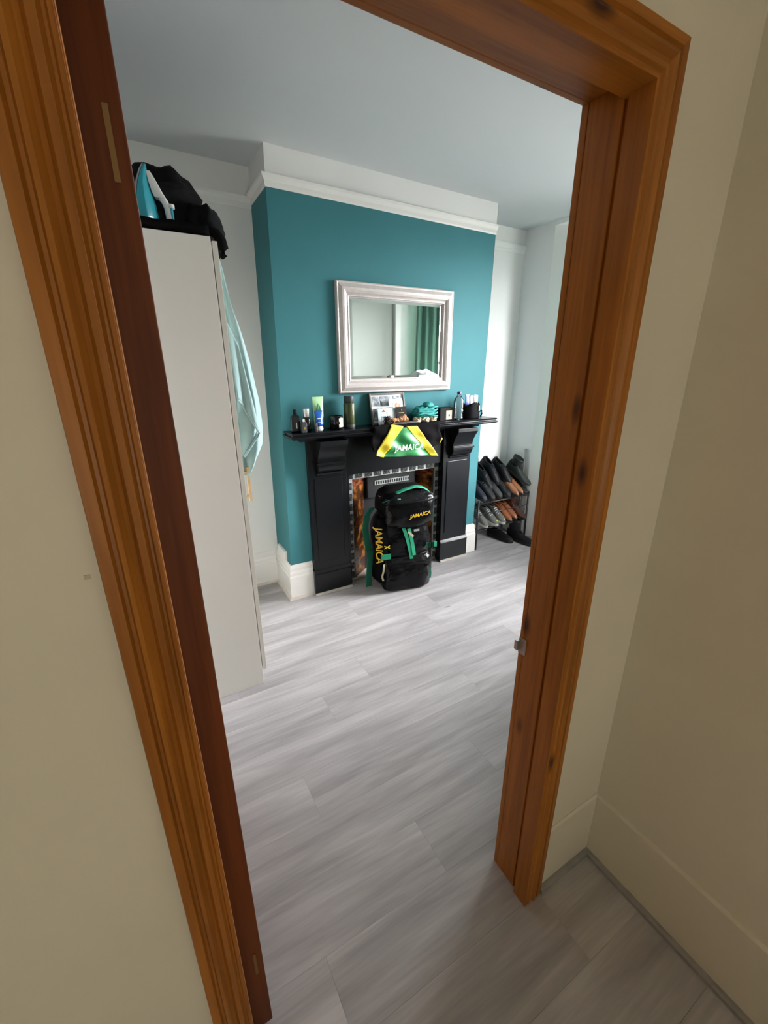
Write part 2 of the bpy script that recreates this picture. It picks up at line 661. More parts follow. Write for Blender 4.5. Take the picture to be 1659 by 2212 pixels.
def ceil_z(x):
    return 2.655 - 0.0155 * x


# ---- floor with planks
fl = MB().box(-1.05, 3.7, HY0 - 0.1, 3.0, -0.06, -0.012).build('floor', 'bead_grey')
struct(fl)
PW, PLN = 0.185, 1.22
proto = {}


def plank(x0, x1, y0, y1):
    key = (round(x1 - x0, 3), round(y1 - y0, 3))
    if key not in proto:
        g = 0.0002
        hx, hy = key[0] / 2 - g, key[1] / 2 - g
        proto[key] = MB().box(-hx, hx, -hy, hy, -0.012, 0.0)
        o = proto[key].build('plank', 'plank', fl)
        proto[key] = o
    else:
        o = proto[key].copy()
        COL.objects.link(o)
    o.parent = fl
    o.location = ((x0 + x1) / 2, (y0 + y1) / 2, 0)


row = 0
y = 1.437 - PW * 22
offs = [0.0, 0.41, 0.83, 0.2, 0.62, 1.02, 0.33]
while y < 2.96:
    y1 = min(y + PW, 2.96)
    start = -1.0
    k = row - 22
    first = {0: 0.556, -1: 0.05, 4: 1.035, 3: 0.35}.get(k, offs[row % 7])
    xe = first
    while xe > start + 0.05:
        xe -= PLN
    xa = start
    xb = xe + PLN
    lim = 3.60 if 0.75 < y < 2.5 else 3.12
    while xa < lim - 0.01:
        xb = min(xb, lim)
        plank(xa, xb, y, y1)
        xa, xb = xb, xb + PLN
    row += 1
    y += PW

# ---- walls
TOP = 2.80
wd = MB()
wd.box(HX0 - 0.1, -0.02, DY0, DY1, 0, TOP)
wd.box(0.80, WX + 0.15, DY0, DY1, 0, TOP)
wd.box(-0.02, 0.80, DY0, DY1, 2.005, TOP)
WDOOR = struct(wd.build('wall_door', 'hall_paint'))
# room-side paint skin of the same wall
ws = MB()
ws.box(LXW, -0.06, DY1, DY1 + 0.004, 0, 2.66)
ws.box(0.85, 2.72, DY1, DY1 + 0.004, 0, 2.66)
ws.box(-0.06, 0.85, DY1, DY1 + 0.004, 2.06, 2.66)
ws.build('plaster_skin', 'sage_paint', WDOOR)
struct(MB().box(2.72, WX, DY1, DY1 + 0.05, 0, 2.66).build('trim_5', 'white_paint'), 'white boxed-in pipe casing in the room corner')
struct(MB().box(LXW - 0.1, LXW, DY1, AY + 0.1, 0, TOP).build('wall_left', 'white_paint'))
struct(MB().box(LXW, WX + 0.15, AY, AY + 0.1, 0, TOP).build('wall_back', 'white_paint'))
wr = MB()
wr.box(WX, WX + 0.1, DY1, BAY[0][1], 0, TOP)
wr.box(WX, WX + 0.1, BAY[3][1], AY, 0, TOP)
wr.box(WX, WX + 0.1, BAY[0][1], BAY[3][1], 2.575, TOP)
struct(wr.build('wall_right', 'white_paint'))
struct(MB().prism([(WX + 0.1, BAY[0][1] - 0.1), (3.68, 1.1), (3.68, 2.16), (WX + 0.1, BAY[3][1] + 0.1)], 2.575, 2.63, 2).build('ceiling_bay', 'ceiling_paint'))
# hall
struct(MB().box(HX1, HX1 + 0.1, HY0, DY0, 0, TOP).build('wall_hall_right', 'hall_paint'))
struct(MB().box(HX0 - 0.1, HX0, HY0, DY0, 0, TOP).build('wall_hall_left', 'hall_paint'))
struct(MB().box(HX0 - 0.1, HX1 + 0.1, HY0 - 0.1, HY0, 0, TOP).build('wall_hall_back', 'hall_paint'))
# ceilings
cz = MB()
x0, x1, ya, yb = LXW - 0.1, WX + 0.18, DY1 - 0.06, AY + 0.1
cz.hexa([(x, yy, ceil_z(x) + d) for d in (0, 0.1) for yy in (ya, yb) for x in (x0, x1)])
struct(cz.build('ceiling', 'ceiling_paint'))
struct(MB().box(HX0 - 0.1, HX1 + 0.1, HY0 - 0.1, DY0 + 0.05, 2.66, 2.72).build('ceiling_hall', 'white_paint'))

# ---- chimney breast (slightly out of plumb, with the fireplace opening)
OX0, OX1, OZ = 1.175, 2.025, 0.85


def leanbox(mb, xa, xb, ya, yb, za, zb):
    mb.hexa([(lean(x, z), yy, z) for z in (za, zb) for yy in (ya, yb) for x in (xa, xb)])


cb = MB()
RZ = 2.475
leanbox(cb, BX0, OX0, BY, AY, 0, OZ)
leanbox(cb, OX1, BX1, BY, AY, 0, OZ)
leanbox(cb, BX0, BX1, BY, AY, OZ, RZ)
BREAST = struct(cb.build('wall_chimney_breast', 'teal_paint'))
up = MB()
leanbox(up, BX0, BX1, BY - 0.002, AY, RZ - 0.005, 2.70)
up.build('frieze', 'white_paint', BREAST)


# ---- picture rails
def rail(mb, p, q, out, z0, z1, tilt=0.0):
    """picture-rail moulding between p and q (2-D), projecting along out"""
    prof = [(0, 0), (0.003, 0.0), (0.008, 0.008), (0.009, 0.026), (0.014, 0.032), (0.022, 0.044), (0.024, 0.056), (0.009, 0.060), (0, 0.062)]
    ra = [(p[0] + out[0] * d, p[1] + out[1] * d, z0 + h) for d, h in prof]
    rb = [(q[0] + out[0] * d, q[1] + out[1] * d, z1 + h) for d, h in prof]
    mb.loft([ra, rb])


xl, xr = lean(BX0, 2.46), lean(BX1, 2.44)


def rail3(name, zL, zR):
    mb = MB()
    prof = [(0, 0), (0.003, 0.0), (0.008, 0.008), (0.009, 0.026), (0.014, 0.032), (0.022, 0.044), (0.024, 0.056), (0.009, 0.060), (0, 0.062)]
    path = [((xl, AY), (-1, 0), zL), ((xl, BY), (-1, -1), zL), ((xr + 0.002, BY), (0, -1), zR)]
    rings = [[(c[0] + o[0] * d, c[1] + o[1] * d, z + h) for d, h in prof] for c, o, z in path]
    mb.loft(rings)
    return struct(mb.build(name, 'gloss_white'), 'white picture rail around the chimney breast')


rail3('trim_1', 2.452, 2.428)
mb = MB()
rail(mb, (LXW, AY), (xl, AY), (0, -1), 2.445, 2.435)
struct(mb.build('trim_2', 'white_paint'), 'white picture rail in the left alcove')
mb = MB()
rail(mb, (xr, AY), (WX, AY), (0, -1), 2.445, 2.435)
struct(mb.build('trim_3', 'white_paint'), 'white picture rail in the right alcove')

# ---- skirting boards
SK = [(0, 0), (0.020, 0), (0.020, 0.165), (0.015, 0.175), (0.017, 0.195), (0.012, 0.210), (0.013, 0.232), (0.006, 0.250), (0, 0.255)]


def skirt(name, path, m, prof=SK, label=None):
    rings = [[(c[0] + o[0] * d, c[1] + o[1] * d, h + 0.0) for d, h in prof] for c, o in path]
    return struct(MB().loft(rings).build(name, m), label)


bl, br = BX0 + 0.002, BX1 + 0.002
skirt('baseboard_breast_left', [((bl, AY), (-1, 0)), ((bl, BY), (-1, -1)), ((0.888, BY), (0, -1))], 'gloss_white')
skirt('baseboard_breast_right', [((2.262, BY), (0, -1)), ((br, BY), (1, -1)), ((br, AY), (1, 0))], 'gloss_white')
skirt('baseboard_alcove_left', [((LXW, AY), (0, -1)), ((bl - 0.02, AY), (0, -1))], 'white_paint')
skirt('baseboard_alcove_right', [((br + 0.02, AY), (0, -1)), ((WX, AY), (0, -1))], 'white_paint')
skirt('baseboard_right', [((WX, AY), (-1, 0)), ((WX, BAY[3][1]), (-1, 0))], 'white_paint')
HK = [(0, 0), (0.006, 0), (0.006, 0.245), (0.002, 0.256), (0, 0.256)]
skirt('baseboard_hall_door', [((0.838, DY0), (0, -1)), ((HX1, DY0), (0, -1))], 'hall_skirting', HK)
skirt('baseboard_hall_right', [((HX1, DY0), (-1, 0)), ((HX1, HY0), (-1, 0))], 'hall_skirting', HK)
skirt('baseboard_hall_far', [((HX0, DY0), (0, -1)), ((-0.08, DY0), (0, -1))], 'hall_skirting', HK)
# little white block above the skirting on the left return
struct(MB().box(lean(BX0, 0.3) - 0.018, lean(BX0, 0.3) + 0.01, 2.70, 2.87, 0.24, 0.325).build('trim_6', 'gloss_white', bevel=0.003), 'white filler block above the skirting beside the wardrobe')
# floor beading
BD = [(0, 0), (0.016, 0), (0.014, 0.010), (0.008, 0.014), (0, 0.016)]
skirt('trim_7', [((0.838, DY0 - 0.006), (0, -1)), ((HX1 - 0.006, DY0 - 0.006), (-1, -1)), ((HX1 - 0.006, HY0), (-1, 0))], 'bead_grey', BD, 'grey floor beading in the hall corner')
skirt('trim_8', [((LXW, AY - 0.02), (0, -1)), ((bl - 0.02, AY - 0.02), (-1, -1)), ((bl - 0.02, BY - 0.02), (-1, -1)), ((0.89, BY - 0.02), (0, -1))], 'bead_pale', BD, 'pale floor beading around the left alcove')

# ---- bay windows
for _i, (_a, _b) in enumerate(zip(BAY, BAY[1:])):
    _m, _L = bay_frame(_a, _b, 0)
    wb = MB().box(0, _L, 0, 0.12, 0, WZ0).box(0, _L, 0, 0.12, WZ1, 2.59).build('wall_bay_%d' % (_i + 1), 'white_paint')
    wb.matrix_world = _m
    struct(wb)
    wn = bpy.data.objects.new('window_%d' % (_i + 1), None)
    COL.objects.link(wn)
    wn.matrix_world = _m
    struct(wn, ('white sash window on the near angled side of the bay', 'wide white sash window at the front of the bay', 'white sash window on the far angled side of the bay')[_i])
    if _i == 2:      # solid white pier next to the room on the far side
        _L -= 0.22
        MB().box(_L, _L + 0.22, 0, 0.12, WZ0, WZ1).build('pier', 'white_paint', wb)
    f = MB()
    for a, b in ((0, 0.05), (_L - 0.05, _L)):
        f.box(a, b, 0.03, 0.09, WZ0, WZ1)
    f.box(0.05, _L - 0.05, 0.03, 0.09, WZ0, WZ0 + 0.06)
    f.box(0.05, _L - 0.05, 0.03, 0.09, WZ1 - 0.05, WZ1)
    f.build('window_frame', 'gloss_white', wn)
    zm = (WZ0 + WZ1) / 2
    MB().box(0.05, _L - 0.05, 0.035, 0.08, zm - 0.02, zm + 0.02).build('meeting_rail', 'gloss_white', wn)
    MB().box(0.05, _L - 0.05, 0.055, 0.059, WZ0 + 0.06, zm - 0.02).build('pane', 'window_glass', wn)
    MB().box(0.05, _L - 0.05, 0.055, 0.059, zm + 0.02, WZ1 - 0.05).build('pane', 'window_glass', wn)
    MB().box(0.0, _L, -0.10, 0.03, WZ0 - 0.025, WZ0).build('window_sill', 'gloss_white', wn)

# ---- door frame (stained pine)
fr = bpy.data.objects.new('trim_4', None)
COL.objects.link(fr)
fr.location = (0.38, 0.58, 0)
struct(fr, 'stained pine frame around the doorway')
FO = fr.location
ARF = DY0 - 0.018                  # architrave front
LX, RX = -0.066, 0.834             # architrave outer edges
LI, RI = -0.006, 0.766             # architrave inner edges
HZ, HO = 1.962, 2.028              # head: inner, outer
# architrave section, from outer edge (0) to inner edge (1): (fraction, projection from wall)
AR = [(0, 0), (0, 0.015), (0.02, 0.018), (0.22, 0.018), (0.27, 0.013), (0.33, 0.013), (0.37, 0.020), (0.45, 0.021), (0.55, 0.015),
      (0.62, 0.013), (0.68, 0.019), (0.80, 0.020), (0.86, 0.015), (0.90, 0.015), (0.93, 0.018), (1.0, 0.017), (1.0, 0)]


def arch(name, pa, qa, pb, qb, m):
    """pa->qa outer to inner at one end, pb->qb at the other; (x,z) pairs; mitred"""
    def ring(p, q):
        return [(p[0] + (q[0] - p[0]) * t, DY0 - d, p[1] + (q[1] - p[1]) * t) for t, d in AR]
    return MB(FO).loft([ring(pa, qa), ring(pb, qb)]).build(name, m, fr)


arch('architrave', (LX, 0), (LI, 0), (LX, HO), (LI, HZ), 'pine_upright')
arch('architrave', (RX, 0), (RI, 0), (RX, HO), (RI, HZ), 'pine_upright')
arch('architrave_head', (LX, HO), (LI, HZ), (RX, HO), (RI, HZ), 'pine_level')
# linings: front part proud, rear part rebated for the door
LB = 0.565
lr = MB(FO)
lr.box(RI, 0.80, DY0, LB - 0.017, 0, 2.0)
lr.box(RI + 0.014, 0.80, LB - 0.017, LB - 0.003, 0, 2.0)
lr.build('lining', 'pine_upright', fr)
MB(FO).box(0.7755, 0.80, LB - 0.003, DY1, 0, 2.0).build('door_stop', 'pine_upright', fr, bevel=0.002)
ll = MB(FO)
ll.box(-0.02, LI + 0.001, DY0, LB, 0, 2.0)
ll.box(-0.02, -0.005, LB, DY1, 0, 2.0)
ll.build('lining', 'pine_upright', fr)
lh = MB(FO)
lh.box(-0.02, 0.80, DY0, LB - 0.003, HZ, 2.005)
lh.build('lining_head', 'pine_level', fr)
MB(FO).box(-0.02, 0.80, LB - 0.003, DY1, 1.987, 2.005).build('door_stop_head', 'pine_level', fr)
# room-side architraves
for xa, xb in ((LX, -0.01), (0.7755, RX)):
    MB(FO).box(xa, xb, DY1, DY1 + 0.016, 0, 2.04).build('rear_architrave', 'pine_upright', fr, bevel=0.003)
MB(FO).box(LX, RX, DY1, DY1 + 0.016, 1.987, 2.05).build('rear_architrave_head', 'pine_level', fr, bevel=0.003)
sp = MB(FO).box(0.7738, 0.7765, 0.622, 0.646, 0.828, 0.876)
sp.box(0.764, 0.7765, 0.642, 0.652, 0.838, 0.866)
s_ = sp.build('strike_plate', 'steel', fr)
s_['label'] = 'small steel strike plate'

# ---- the open door leaf
dr = bpy.data.objects.new('door_1', None)
COL.objects.link(dr)
dr.location = (0.015, 0.650, 0.006)
struct(dr, 'stained pine panel door standing open into the room')
DO = dr.location
d0, d1 = 0.650, 1.404
xa, xb = -0.0095, 0.0388
for a, b in ((d0, d0 + 0.11), (d1 - 0.11, d1)):
    MB(DO).box(xa, xb, a, b, 0.008, 1.975).build('stile', 'pine_door', dr, bevel=0.002)
for a, b in ((0.008, 0.22), (0.86, 1.02), (1.86, 1.975)):
    MB(DO).box(xa, xb, d0 + 0.11, d1 - 0.11, a, b).build('door_rail', 'pine_door', dr)
for a, b in ((0.22, 0.86), (1.02, 1.86)):
    MB(DO).box(xa + 0.004, xb - 0.004, 1.0, 1.08, a, b).build('muntin', 'pine_door', dr)
    for c, d in ((d0 + 0.11, 1.0), (1.08, d1 - 0.11)):
        MB(DO).box(xa + 0.012, xb - 0.012, c, d, a, b).build('door_panel', 'pine_door', dr)
for z in (1.750, 0.22):
    MB(DO).box(0.019, 0.025, d0 - 0.0015, d0 + 0.002, z, z + 0.072).build('hinge', 'old_brass', dr)
for s, x in ((1, xb), (-1, xa)):
    k = MB(DO)
    k.tube([(x, d1 - 0.06, 0.95), (x + s * 0.022, d1 - 0.06, 0.95), (x + s * 0.028, d1 - 0.07, 0.95), (x + s * 0.028, d1 - 0.16, 0.95)], 0.007)
    k.build('door_handle', 'brass', dr, smooth=True)

# tiny filler mark on the hall wall
struct(MB().box(-0.083, -0.077, DY0 - 0.001, DY0 + 0.001, 1.331, 1.336).build('wall_filler_mark', 'pale_patch'), 'small filler mark on the hall wall')

# ================================================================== FIREPLACE
MT = 1.175                           # mantel top
SF = 2.575                           # pilaster front
su = thing('fireplace_surround', 'black painted fireplace surround with corbels against the teal chimney breast', 'fireplace', (1.575, 2.56, 0))
O = su.location


def pilaster(xa, xb):
    p = MB(O)
    p.box(xa, xb, SF, BY, 0.185, 1.11)
    pil = p.build('pilaster', 'black_gloss', su, bevel=0.003)
    q = MB(O)
    m_ = 0.035
    q.box(xa + m_, xb - m_, SF - 0.006, SF + 0.002, 0.25, 0.85)
    q.build('raised_panel', 'black_gloss', pil, bevel=0.004).location = (0, 0, 0)
    # plinth with a moulded top
    pr = [(SF - 0.012, 0), (SF - 0.012, 0.155), (SF - 0.017, 0.165), (SF - 0.010, 0.178), (SF - 0.002, 0.190), (BY, 0.190), (BY, 0)]
    MB(O).prism(pr, xa - 0.006, xb + 0.006, 0).build('plinth', 'black_gloss', su, bevel=0.002)
    # corbel: scrolled bracket
    c = (xa + xb) / 2 + 0.012
    w = 0.095
    pf = [(SF, 1.11), (SF - 0.105, 1.11), (SF - 0.105, 1.085), (SF - 0.098, 1.075)]
    for k in range(9):
        t = k / 8
        pf.append((SF - 0.098 + 0.050 * math.sin(t * PI / 2), 1.075 - 0.105 * t))
    pf += [(SF - 0.056, 0.965), (SF - 0.056, 0.953)]
    for k in range(9):
        a = PI * 0.62 * k / 8
        pf.append((SF - 0.020 - 0.036 * math.cos(a) + 0.006 * k / 8, 0.950 - 0.055 * math.sin(a)))
    pf += [(SF - 0.014, 0.888), (SF - 0.010, 0.874), (SF, 0.868)]
    cc = MB(O).prism(pf, c - w, c + w, 0).build('corbel', 'black_gloss', su, bevel=0.002)
    MB(O).box(c - w - 0.008, c + w + 0.008, SF - 0.062, SF, 0.953, 0.963).build('corbel_fillet', 'black_gloss', cc).location = (0, 0, 0)


pilaster(0.892, 1.163)
pilaster(1.988, 2.258)
MB(O).box(1.163, 1.988, 2.598, 2.640, 0.842, 1.112).build('frieze_board', 'black_gloss', su)
MB(O).box(1.163, 1.190, 2.598, 2.645, 0.0, 0.842).build('inner_slip', 'black_gloss', su)
MB(O).box(1.992, 2.020, 2.598, 2.645, 0.0, 0.842).build('inner_slip', 'black_gloss', su)
bmld = [(BY, 1.105), (2.555, 1.105), (2.548, 1.115), (2.50, 1.126), (2.495, 1.136), (BY, 1.136)]
MB(O).prism(bmld, 0.845, 2.305, 0).build('bed_moulding', 'black_gloss', su)
# shelf with nosing, ends moulded too
sh = MB(O)
sx0, sx1, sy = 0.756, 2.392, 2.437
lev = [(0.016, 1.136), (0.006, 1.140), (0.0, 1.147), (0.0, 1.153), (0.010, 1.158), (0.012, 1.162), (0.006, 1.166), (0.004, 1.171), (0.008, MT)]
sh.loft([[(sx0 + d, BY, z), (sx0 + d, sy + d, z), (sx1 - d, sy + d, z), (sx1 - d, BY, z)] for d, z in lev])
sh.build('mantel_shelf', 'black_gloss', su)
for xa, xb in ((0.884, 1.171), (1.980, 2.266)):
    MB(O).box(xa, xb, SF - 0.026, SF - 0.012, 0, 0.012).build('floor_bead', 'bead_pale', su)

# ---- cast iron insert with tiles
ins = thing('fireplace_insert', 'cast iron fireplace insert with amber picture tiles and mosaic border', 'fireplace', (1.60, 2.70, 0))
O = ins.location
IY = 2.642
bx0, bx1, bz = 1.192, 2.000, 0.838
BW = 0.043
bd = MB(O)
bd.box(bx0, bx0 + BW, IY, IY + 0.02, 0.0, bz)
bd.box(bx1 - BW, bx1, IY, IY + 0.02, 0.0, bz)
bd.box(bx0 + BW, bx1 - BW, IY, IY + 0.02, bz - BW, bz)
bd.build('border_strip', 'mosaic_light', ins)
tp = None


def mosaic(cx, cz, horiz):
    global tp
    if tp is None:
        tp = {}
    if horiz not in tp:
        w, h = (0.026, 0.016) if horiz else (0.016, 0.026)
        tp[horiz] = MB().box(-w, w, -0.003, 0.003, -h, h).build('mosaic_tile', 'mosaic_dark', ins)
        o_ = tp[horiz]
    else:
        o_ = tp[horiz].copy()
        COL.objects.link(o_)
    o_.parent = ins
    o_.location = Vector((cx, IY - 0.001, cz)) - O


for i in range(11):
    mosaic(bx0 + 0.0215 + i * (bx1 - bx0 - 0.043) / 10, bz - 0.0215, True)
for i in range(10):
    z = bz - 0.095 - i * 0.0775
    mosaic(bx0 + 0.0215, z, False)
    mosaic(bx1 - 0.0215, z, False)
# splayed tiled cheeks
cx0, cx1 = bx0 + BW, bx1 - BW
ty0, ty1 = IY + 0.012, 2.76
px0, px1 = 1.383, 1.846
it = 0.795
for s, xa, xb in ((0, cx0, px0), (1, cx1, px1)):
    th = 0.012 * (1 if s else -1)
    ck = MB(O)
    ck.hexa([(x, yy, z) for z in (0, it) for x, yy in ((xa, ty0), (xb, ty1), (xa + th, ty0 + 0.012), (xb + th, ty1 + 0.012))])
    ch = ck.build('cheek', 'cast_iron', ins)
    zz = 0.0
    hs = [0.15, 0.15, 0.15, 0.15, 0.13, 0.06]
    for n_, h in enumerate(hs):
        t = MB(O)
        g = 0.002
        dx, dy = (xb - xa), (ty1 - ty0)
        e0, e1 = 0.04, 0.93
        off = -th * 0.35
        pa = (xa + dx * e0 + off, ty0 + dy * e0 - 0.004)
        pb = (xa + dx * e1 + off, ty0 + dy * e1 - 0.004)
        t.hexa([(x + q * th * 0.4, yy + q * 0.006, z) for z in (zz + g, zz + h - g) for q in (0, 1) for x, yy in (pa, pb)])
        tl = t.build('tile', 'rust_tile' if n_ == 5 else 'amber_tile', ch)
        zz += h
# lintel between cheeks, hood, grille, firebox
MB(O).hexa([(cx0, ty0, it), (cx1, ty0, it), (px0 - 0.02, ty1, it), (px1 + 0.02, ty1, it), (cx0, ty0, it + 0.006), (cx1, ty0, it + 0.006), (px0 - 0.02, ty1, it + 0.006), (px1 + 0.02, ty1, it + 0.006)]).build('top_plate', 'cast_iron', ins)
hd = MB(O)
arc = [(px0, 0.0), (px0, it), (px1, it), (px1, 0.0), (px1 - 0.05, 0.0), (px1 - 0.05, 0.36)]
for k in range(1, 12):
    a = PI * k / 12
    arc.append(((px0 + px1) / 2 + (px1 - px0 - 0.10) / 2 * math.cos(a), 0.36 + 0.16 * math.sin(a)))
arc += [(px0 + 0.05, 0.36), (px0 + 0.05, 0.0)]
hd.prism(arc, ty1, ty1 + 0.012, 1).build('face_plate', 'cast_iron', ins)
hood = MB(O)
hood.hexa([(1.42, ty1, 0.60), (1.81, ty1, 0.60), (1.42, ty1, 0.77), (1.81, ty1, 0.77),
           (1.40, ty1 - 0.075, 0.58), (1.83, ty1 - 0.075, 0.58), (1.45, ty1 - 0.012, 0.775), (1.78, ty1 - 0.012, 0.775)])
hb = MB(O).box(1.40, 1.83, ty1 - 0.03, ty1, 0.60, 0.775).build('hood', 'cast_iron', ins, bevel=0.006)
gr = MB(O).box(1.462, 1.768, ty1 - 0.036, ty1 - 0.029, 0.70, 0.735).build('grille', 'mosaic_light', ins)
for i in range(15):
    MB(O).box(1.472 + i * 0.0202, 1.482 + i * 0.0202, ty1 - 0.038, ty1 - 0.035, 0.706, 0.729).build('grille_slot', 'soot', gr)
fb = MB(O)
fb.box(px0, px1, 2.93, 2.935, 0, it)
fb.box(px0 - 0.01, px0, ty1 + 0.012, 2.93, 0, it)
fb.box(px1, px1 + 0.01, ty1 + 0.012, 2.93, 0, it)
fb.box(px0, px1, ty1 + 0.012, 2.93, it, it + 0.01)
fb.build('firebox', 'soot', ins)
for i in range(9):
    x = px0 + 0.07 + i * 0.04
    MB(O).tube([(x, ty1 + 0.03, 0.10), (x, ty1 + 0.015, 0.20)], 0.006, 6).build('grate_bar', 'cast_iron', ins)
MB(O).box(bx0, bx1, IY + 0.006, ty1, 0.0, 0.008).build('hearth', 'bead_pale', ins)

# ================================================================== MIRROR
mr = thing('wall_mirror', 'rectangular mirror in a wide silver frame on the teal wall', 'mirror', (1.586, 2.60, 1.39))
O = mr.location
mx0, mx1, mz0, mz1 = 1.142, 2.030, 1.390, 2.042
pf = [(0, 0), (0, 0.024), (0.006, 0.028), (0.013, 0.026), (0.018, 0.029), (0.034, 0.038), (0.048, 0.039), (0.060, 0.033), (0.068, 0.024), (0.072, 0.022), (0.075, 0.026), (0.081, 0.025), (0.084, 0.016), (0.088, 0.014), (0.088, 0.0)]
WYB = BY - 0.001
prv = []
for d, h in pf:
    prv.append([(mx0 + d, WYB - h, mz0 + d), (mx1 - d, WYB - h, mz0 + d), (mx1 - d, WYB - h, mz1 - d), (mx0 + d, WYB - h, mz1 - d)])
mb = MB(O)
mb.loft(prv, cap=False)
mb.build('frame', 'silver_frame', mr)
g = MB(O)
d = 0.086
a0, a1, b0, b1 = mx0 + d, mx1 - d, mz0 + d, mz1 - d
e = 0.020
gy = WYB - 0.013
g.add([(a0, gy + 0.003, b0), (a1, gy + 0.003, b0), (a1, gy + 0.003, b1), (a0, gy + 0.003, b1),
       (a0 + e, gy, b0 + e), (a1 - e, gy, b0 + e), (a1 - e, gy, b1 - e), (a0 + e, gy, b1 - e)],
      [(4, 5, 6, 7), (0, 1, 5, 4), (1, 2, 6, 5), (2, 3, 7, 6), (3, 0, 4, 7)])
g.build('glass', 'mirror_silver', mr)

# ================================================================== WARDROBE
wa = thing('wardrobe', 'tall off-white wardrobe standing side-on by the left wall', 'wardrobe', (0.04, 2.35, 0))
O = wa.location
w0, w1, wy0, wy1, wz = -0.25, 0.330, 1.862, 2.862, 2.004
MB(O).box(w0, w1, wy0, wy0 + 0.018, 0, wz).build('side_panel', 'wardrobe_white', wa, bevel=0.001)
MB(O).box(w0, w1, wy1 - 0.018, wy1, 0, wz).build('side_panel', 'wardrobe_white', wa, bevel=0.001)
MB(O).box(w0, w1, wy0 + 0.018, wy1 - 0.018, wz - 0.018, wz).build('top_panel', 'wardrobe_white', wa)
MB(O).box(w0, w1 - 0.003, wy0 + 0.018, wy1 - 0.018, 0.06, 0.078).build('bottom_panel', 'wardrobe_white', wa)
MB(O).box(w0, w0 + 0.006, wy0 + 0.018, wy1 - 0.018, 0.0, wz - 0.018).build('back_panel', 'wardrobe_white', wa)
MB(O).box(w1 - 0.04, w1 - 0.025, wy0 + 0.018, wy1 - 0.018, 0.0, 0.06).build('plinth', 'wardrobe_white', wa)
for i, (a, b) in enumerate(((wy0 + 0.003, 2.360), (2.364, wy1 - 0.003))):
    dd = MB(O).box(w1 + 0.004, w1 + 0.023, a, b, 0.080, wz - 0.012).build('door', 'wardrobe_door', wa, bevel=0.001)
    if i == 0:
        hx, hy = w1 + 0.052, 1.935
        h = MB(O).box(hx - 0.005, hx + 0.006, hy - 0.009, hy + 0.009, 0.965, 1.125)
        h.box(w1 + 0.023, hx, hy - 0.006, hy + 0.006, 0.985, 0.995)
        h.box(w1 + 0.023, hx, hy - 0.006, hy + 0.006, 1.095, 1.105)
        h.build('handle', 'beech', dd)
    else:
        h = MB(O).box(w1 + 0.047, w1 + 0.058, 2.43, 2.448, 0.965, 1.125)
        h.box(w1 + 0.023, w1 + 0.05, 2.433, 2.445, 0.985, 0.995)
        h.box(w1 + 0.023, w1 + 0.05, 2.433, 2.445, 1.095, 1.105)
        h.build('handle', 'beech', dd)

# ---- towel: bunched, hung from the door top, widening downwards
XF = w1 + 0.026
tw = thing('towel', 'pale aqua bath towel hanging bunched down the wardrobe door', 'towel', (XF + 0.05, 2.02, 1.06))
O = tw.location


def towel_ring(z, n=40):
    # section through the bunch: gathered folds; depth grows with distance from the top
    t = (1.985 - z) / 0.9
    key = [(0, 0.028), (0.05, 0.040), (0.18, 0.056), (0.29, 0.080), (0.43, 0.103), (0.64, 0.128), (0.78, 0.130), (0.87, 0.120), (0.95, 0.085), (1.0, 0.045)]
    for (ta, da), (tb, db) in zip(key, key[1:]):
        if ta <= t <= tb:
            dep = da + (db - da) * (t - ta) / (tb - ta)
            break
    else:
        dep = key[-1][1]
    wid = 0.06 + 0.075 * min(1, t * 1.5)
    ring = []
    for i in range(n):
        a = 2 * PI * i / n
        cx, sx_ = math.cos(a), math.sin(a)
        fold = 1 + 0.16 * math.sin(5 * a + 2.0 * t + 0.6) * min(1, t * 3) + 0.06 * math.sin(11 * a + 3 * t)
        x = XF + dep * 0.5 + dep * 0.5 * cx * (fold if cx > -0.3 else 1)
        yy = 2.07 + wid * sx_ * fold
        ring.append((max(x, XF + 0.002), yy, z))
    return ring


zs = [1.985 - 0.03 * i for i in range(31)]
mb = MB(O)
mb.loft([towel_ring(z) for z in zs])
mb.build('towel_body', 'towel_aqua', tw, smooth=True)
# the nearer corner turned over: a hem running diagonally


def flap(u, v):
    # v 0 top .. 1 hem, u 0 at the door .. 1 outside; the hem runs down and outwards
    top = 1.72 - 0.08 * u
    z = top + ((1.425 - 0.135 * u + 0.012 * math.sin(u * 5)) - top) * v
    out = 0.006 + (0.034 + 0.050 * v) * u
    return (XF + out, 1.905 - 0.010 * math.sin(2.5 * PI * u + 1.5 * v) * v - 0.012 * v * (1 - u), z)


MB(O).grid(flap, 12, 16).build('turned_corner', 'towel_aqua', tw, smooth=True, solid=0.008)
hem = [flap(k / 12, 1.0) for k in range(13)] + [(XF + 0.080, 1.903, 1.262), (XF + 0.058, 1.905, 1.235), (XF + 0.036, 1.908, 1.205), (XF + 0.016, 1.912, 1.175)]
MB(O).tube(hem, 0.0055, 8).build('hem', 'towel_aqua', tw, smooth=True)


def under(u, v):
    # second layer showing below the turned corner; its lower edge swings back to the door
    zt_ = 1.45 - 0.12 * u
    zb = 1.178 + 0.115 * u
    return (XF + 0.010 + 0.074 * u - 0.006 * math.sin(PI * v), 1.918 + 0.012 * math.sin(4 * u + 3 * v), zt_ + (zb - zt_) * v)


MB(O).grid(under, 12, 12).build('second_layer', 'towel_aqua', tw, smooth=True, solid=0.008)

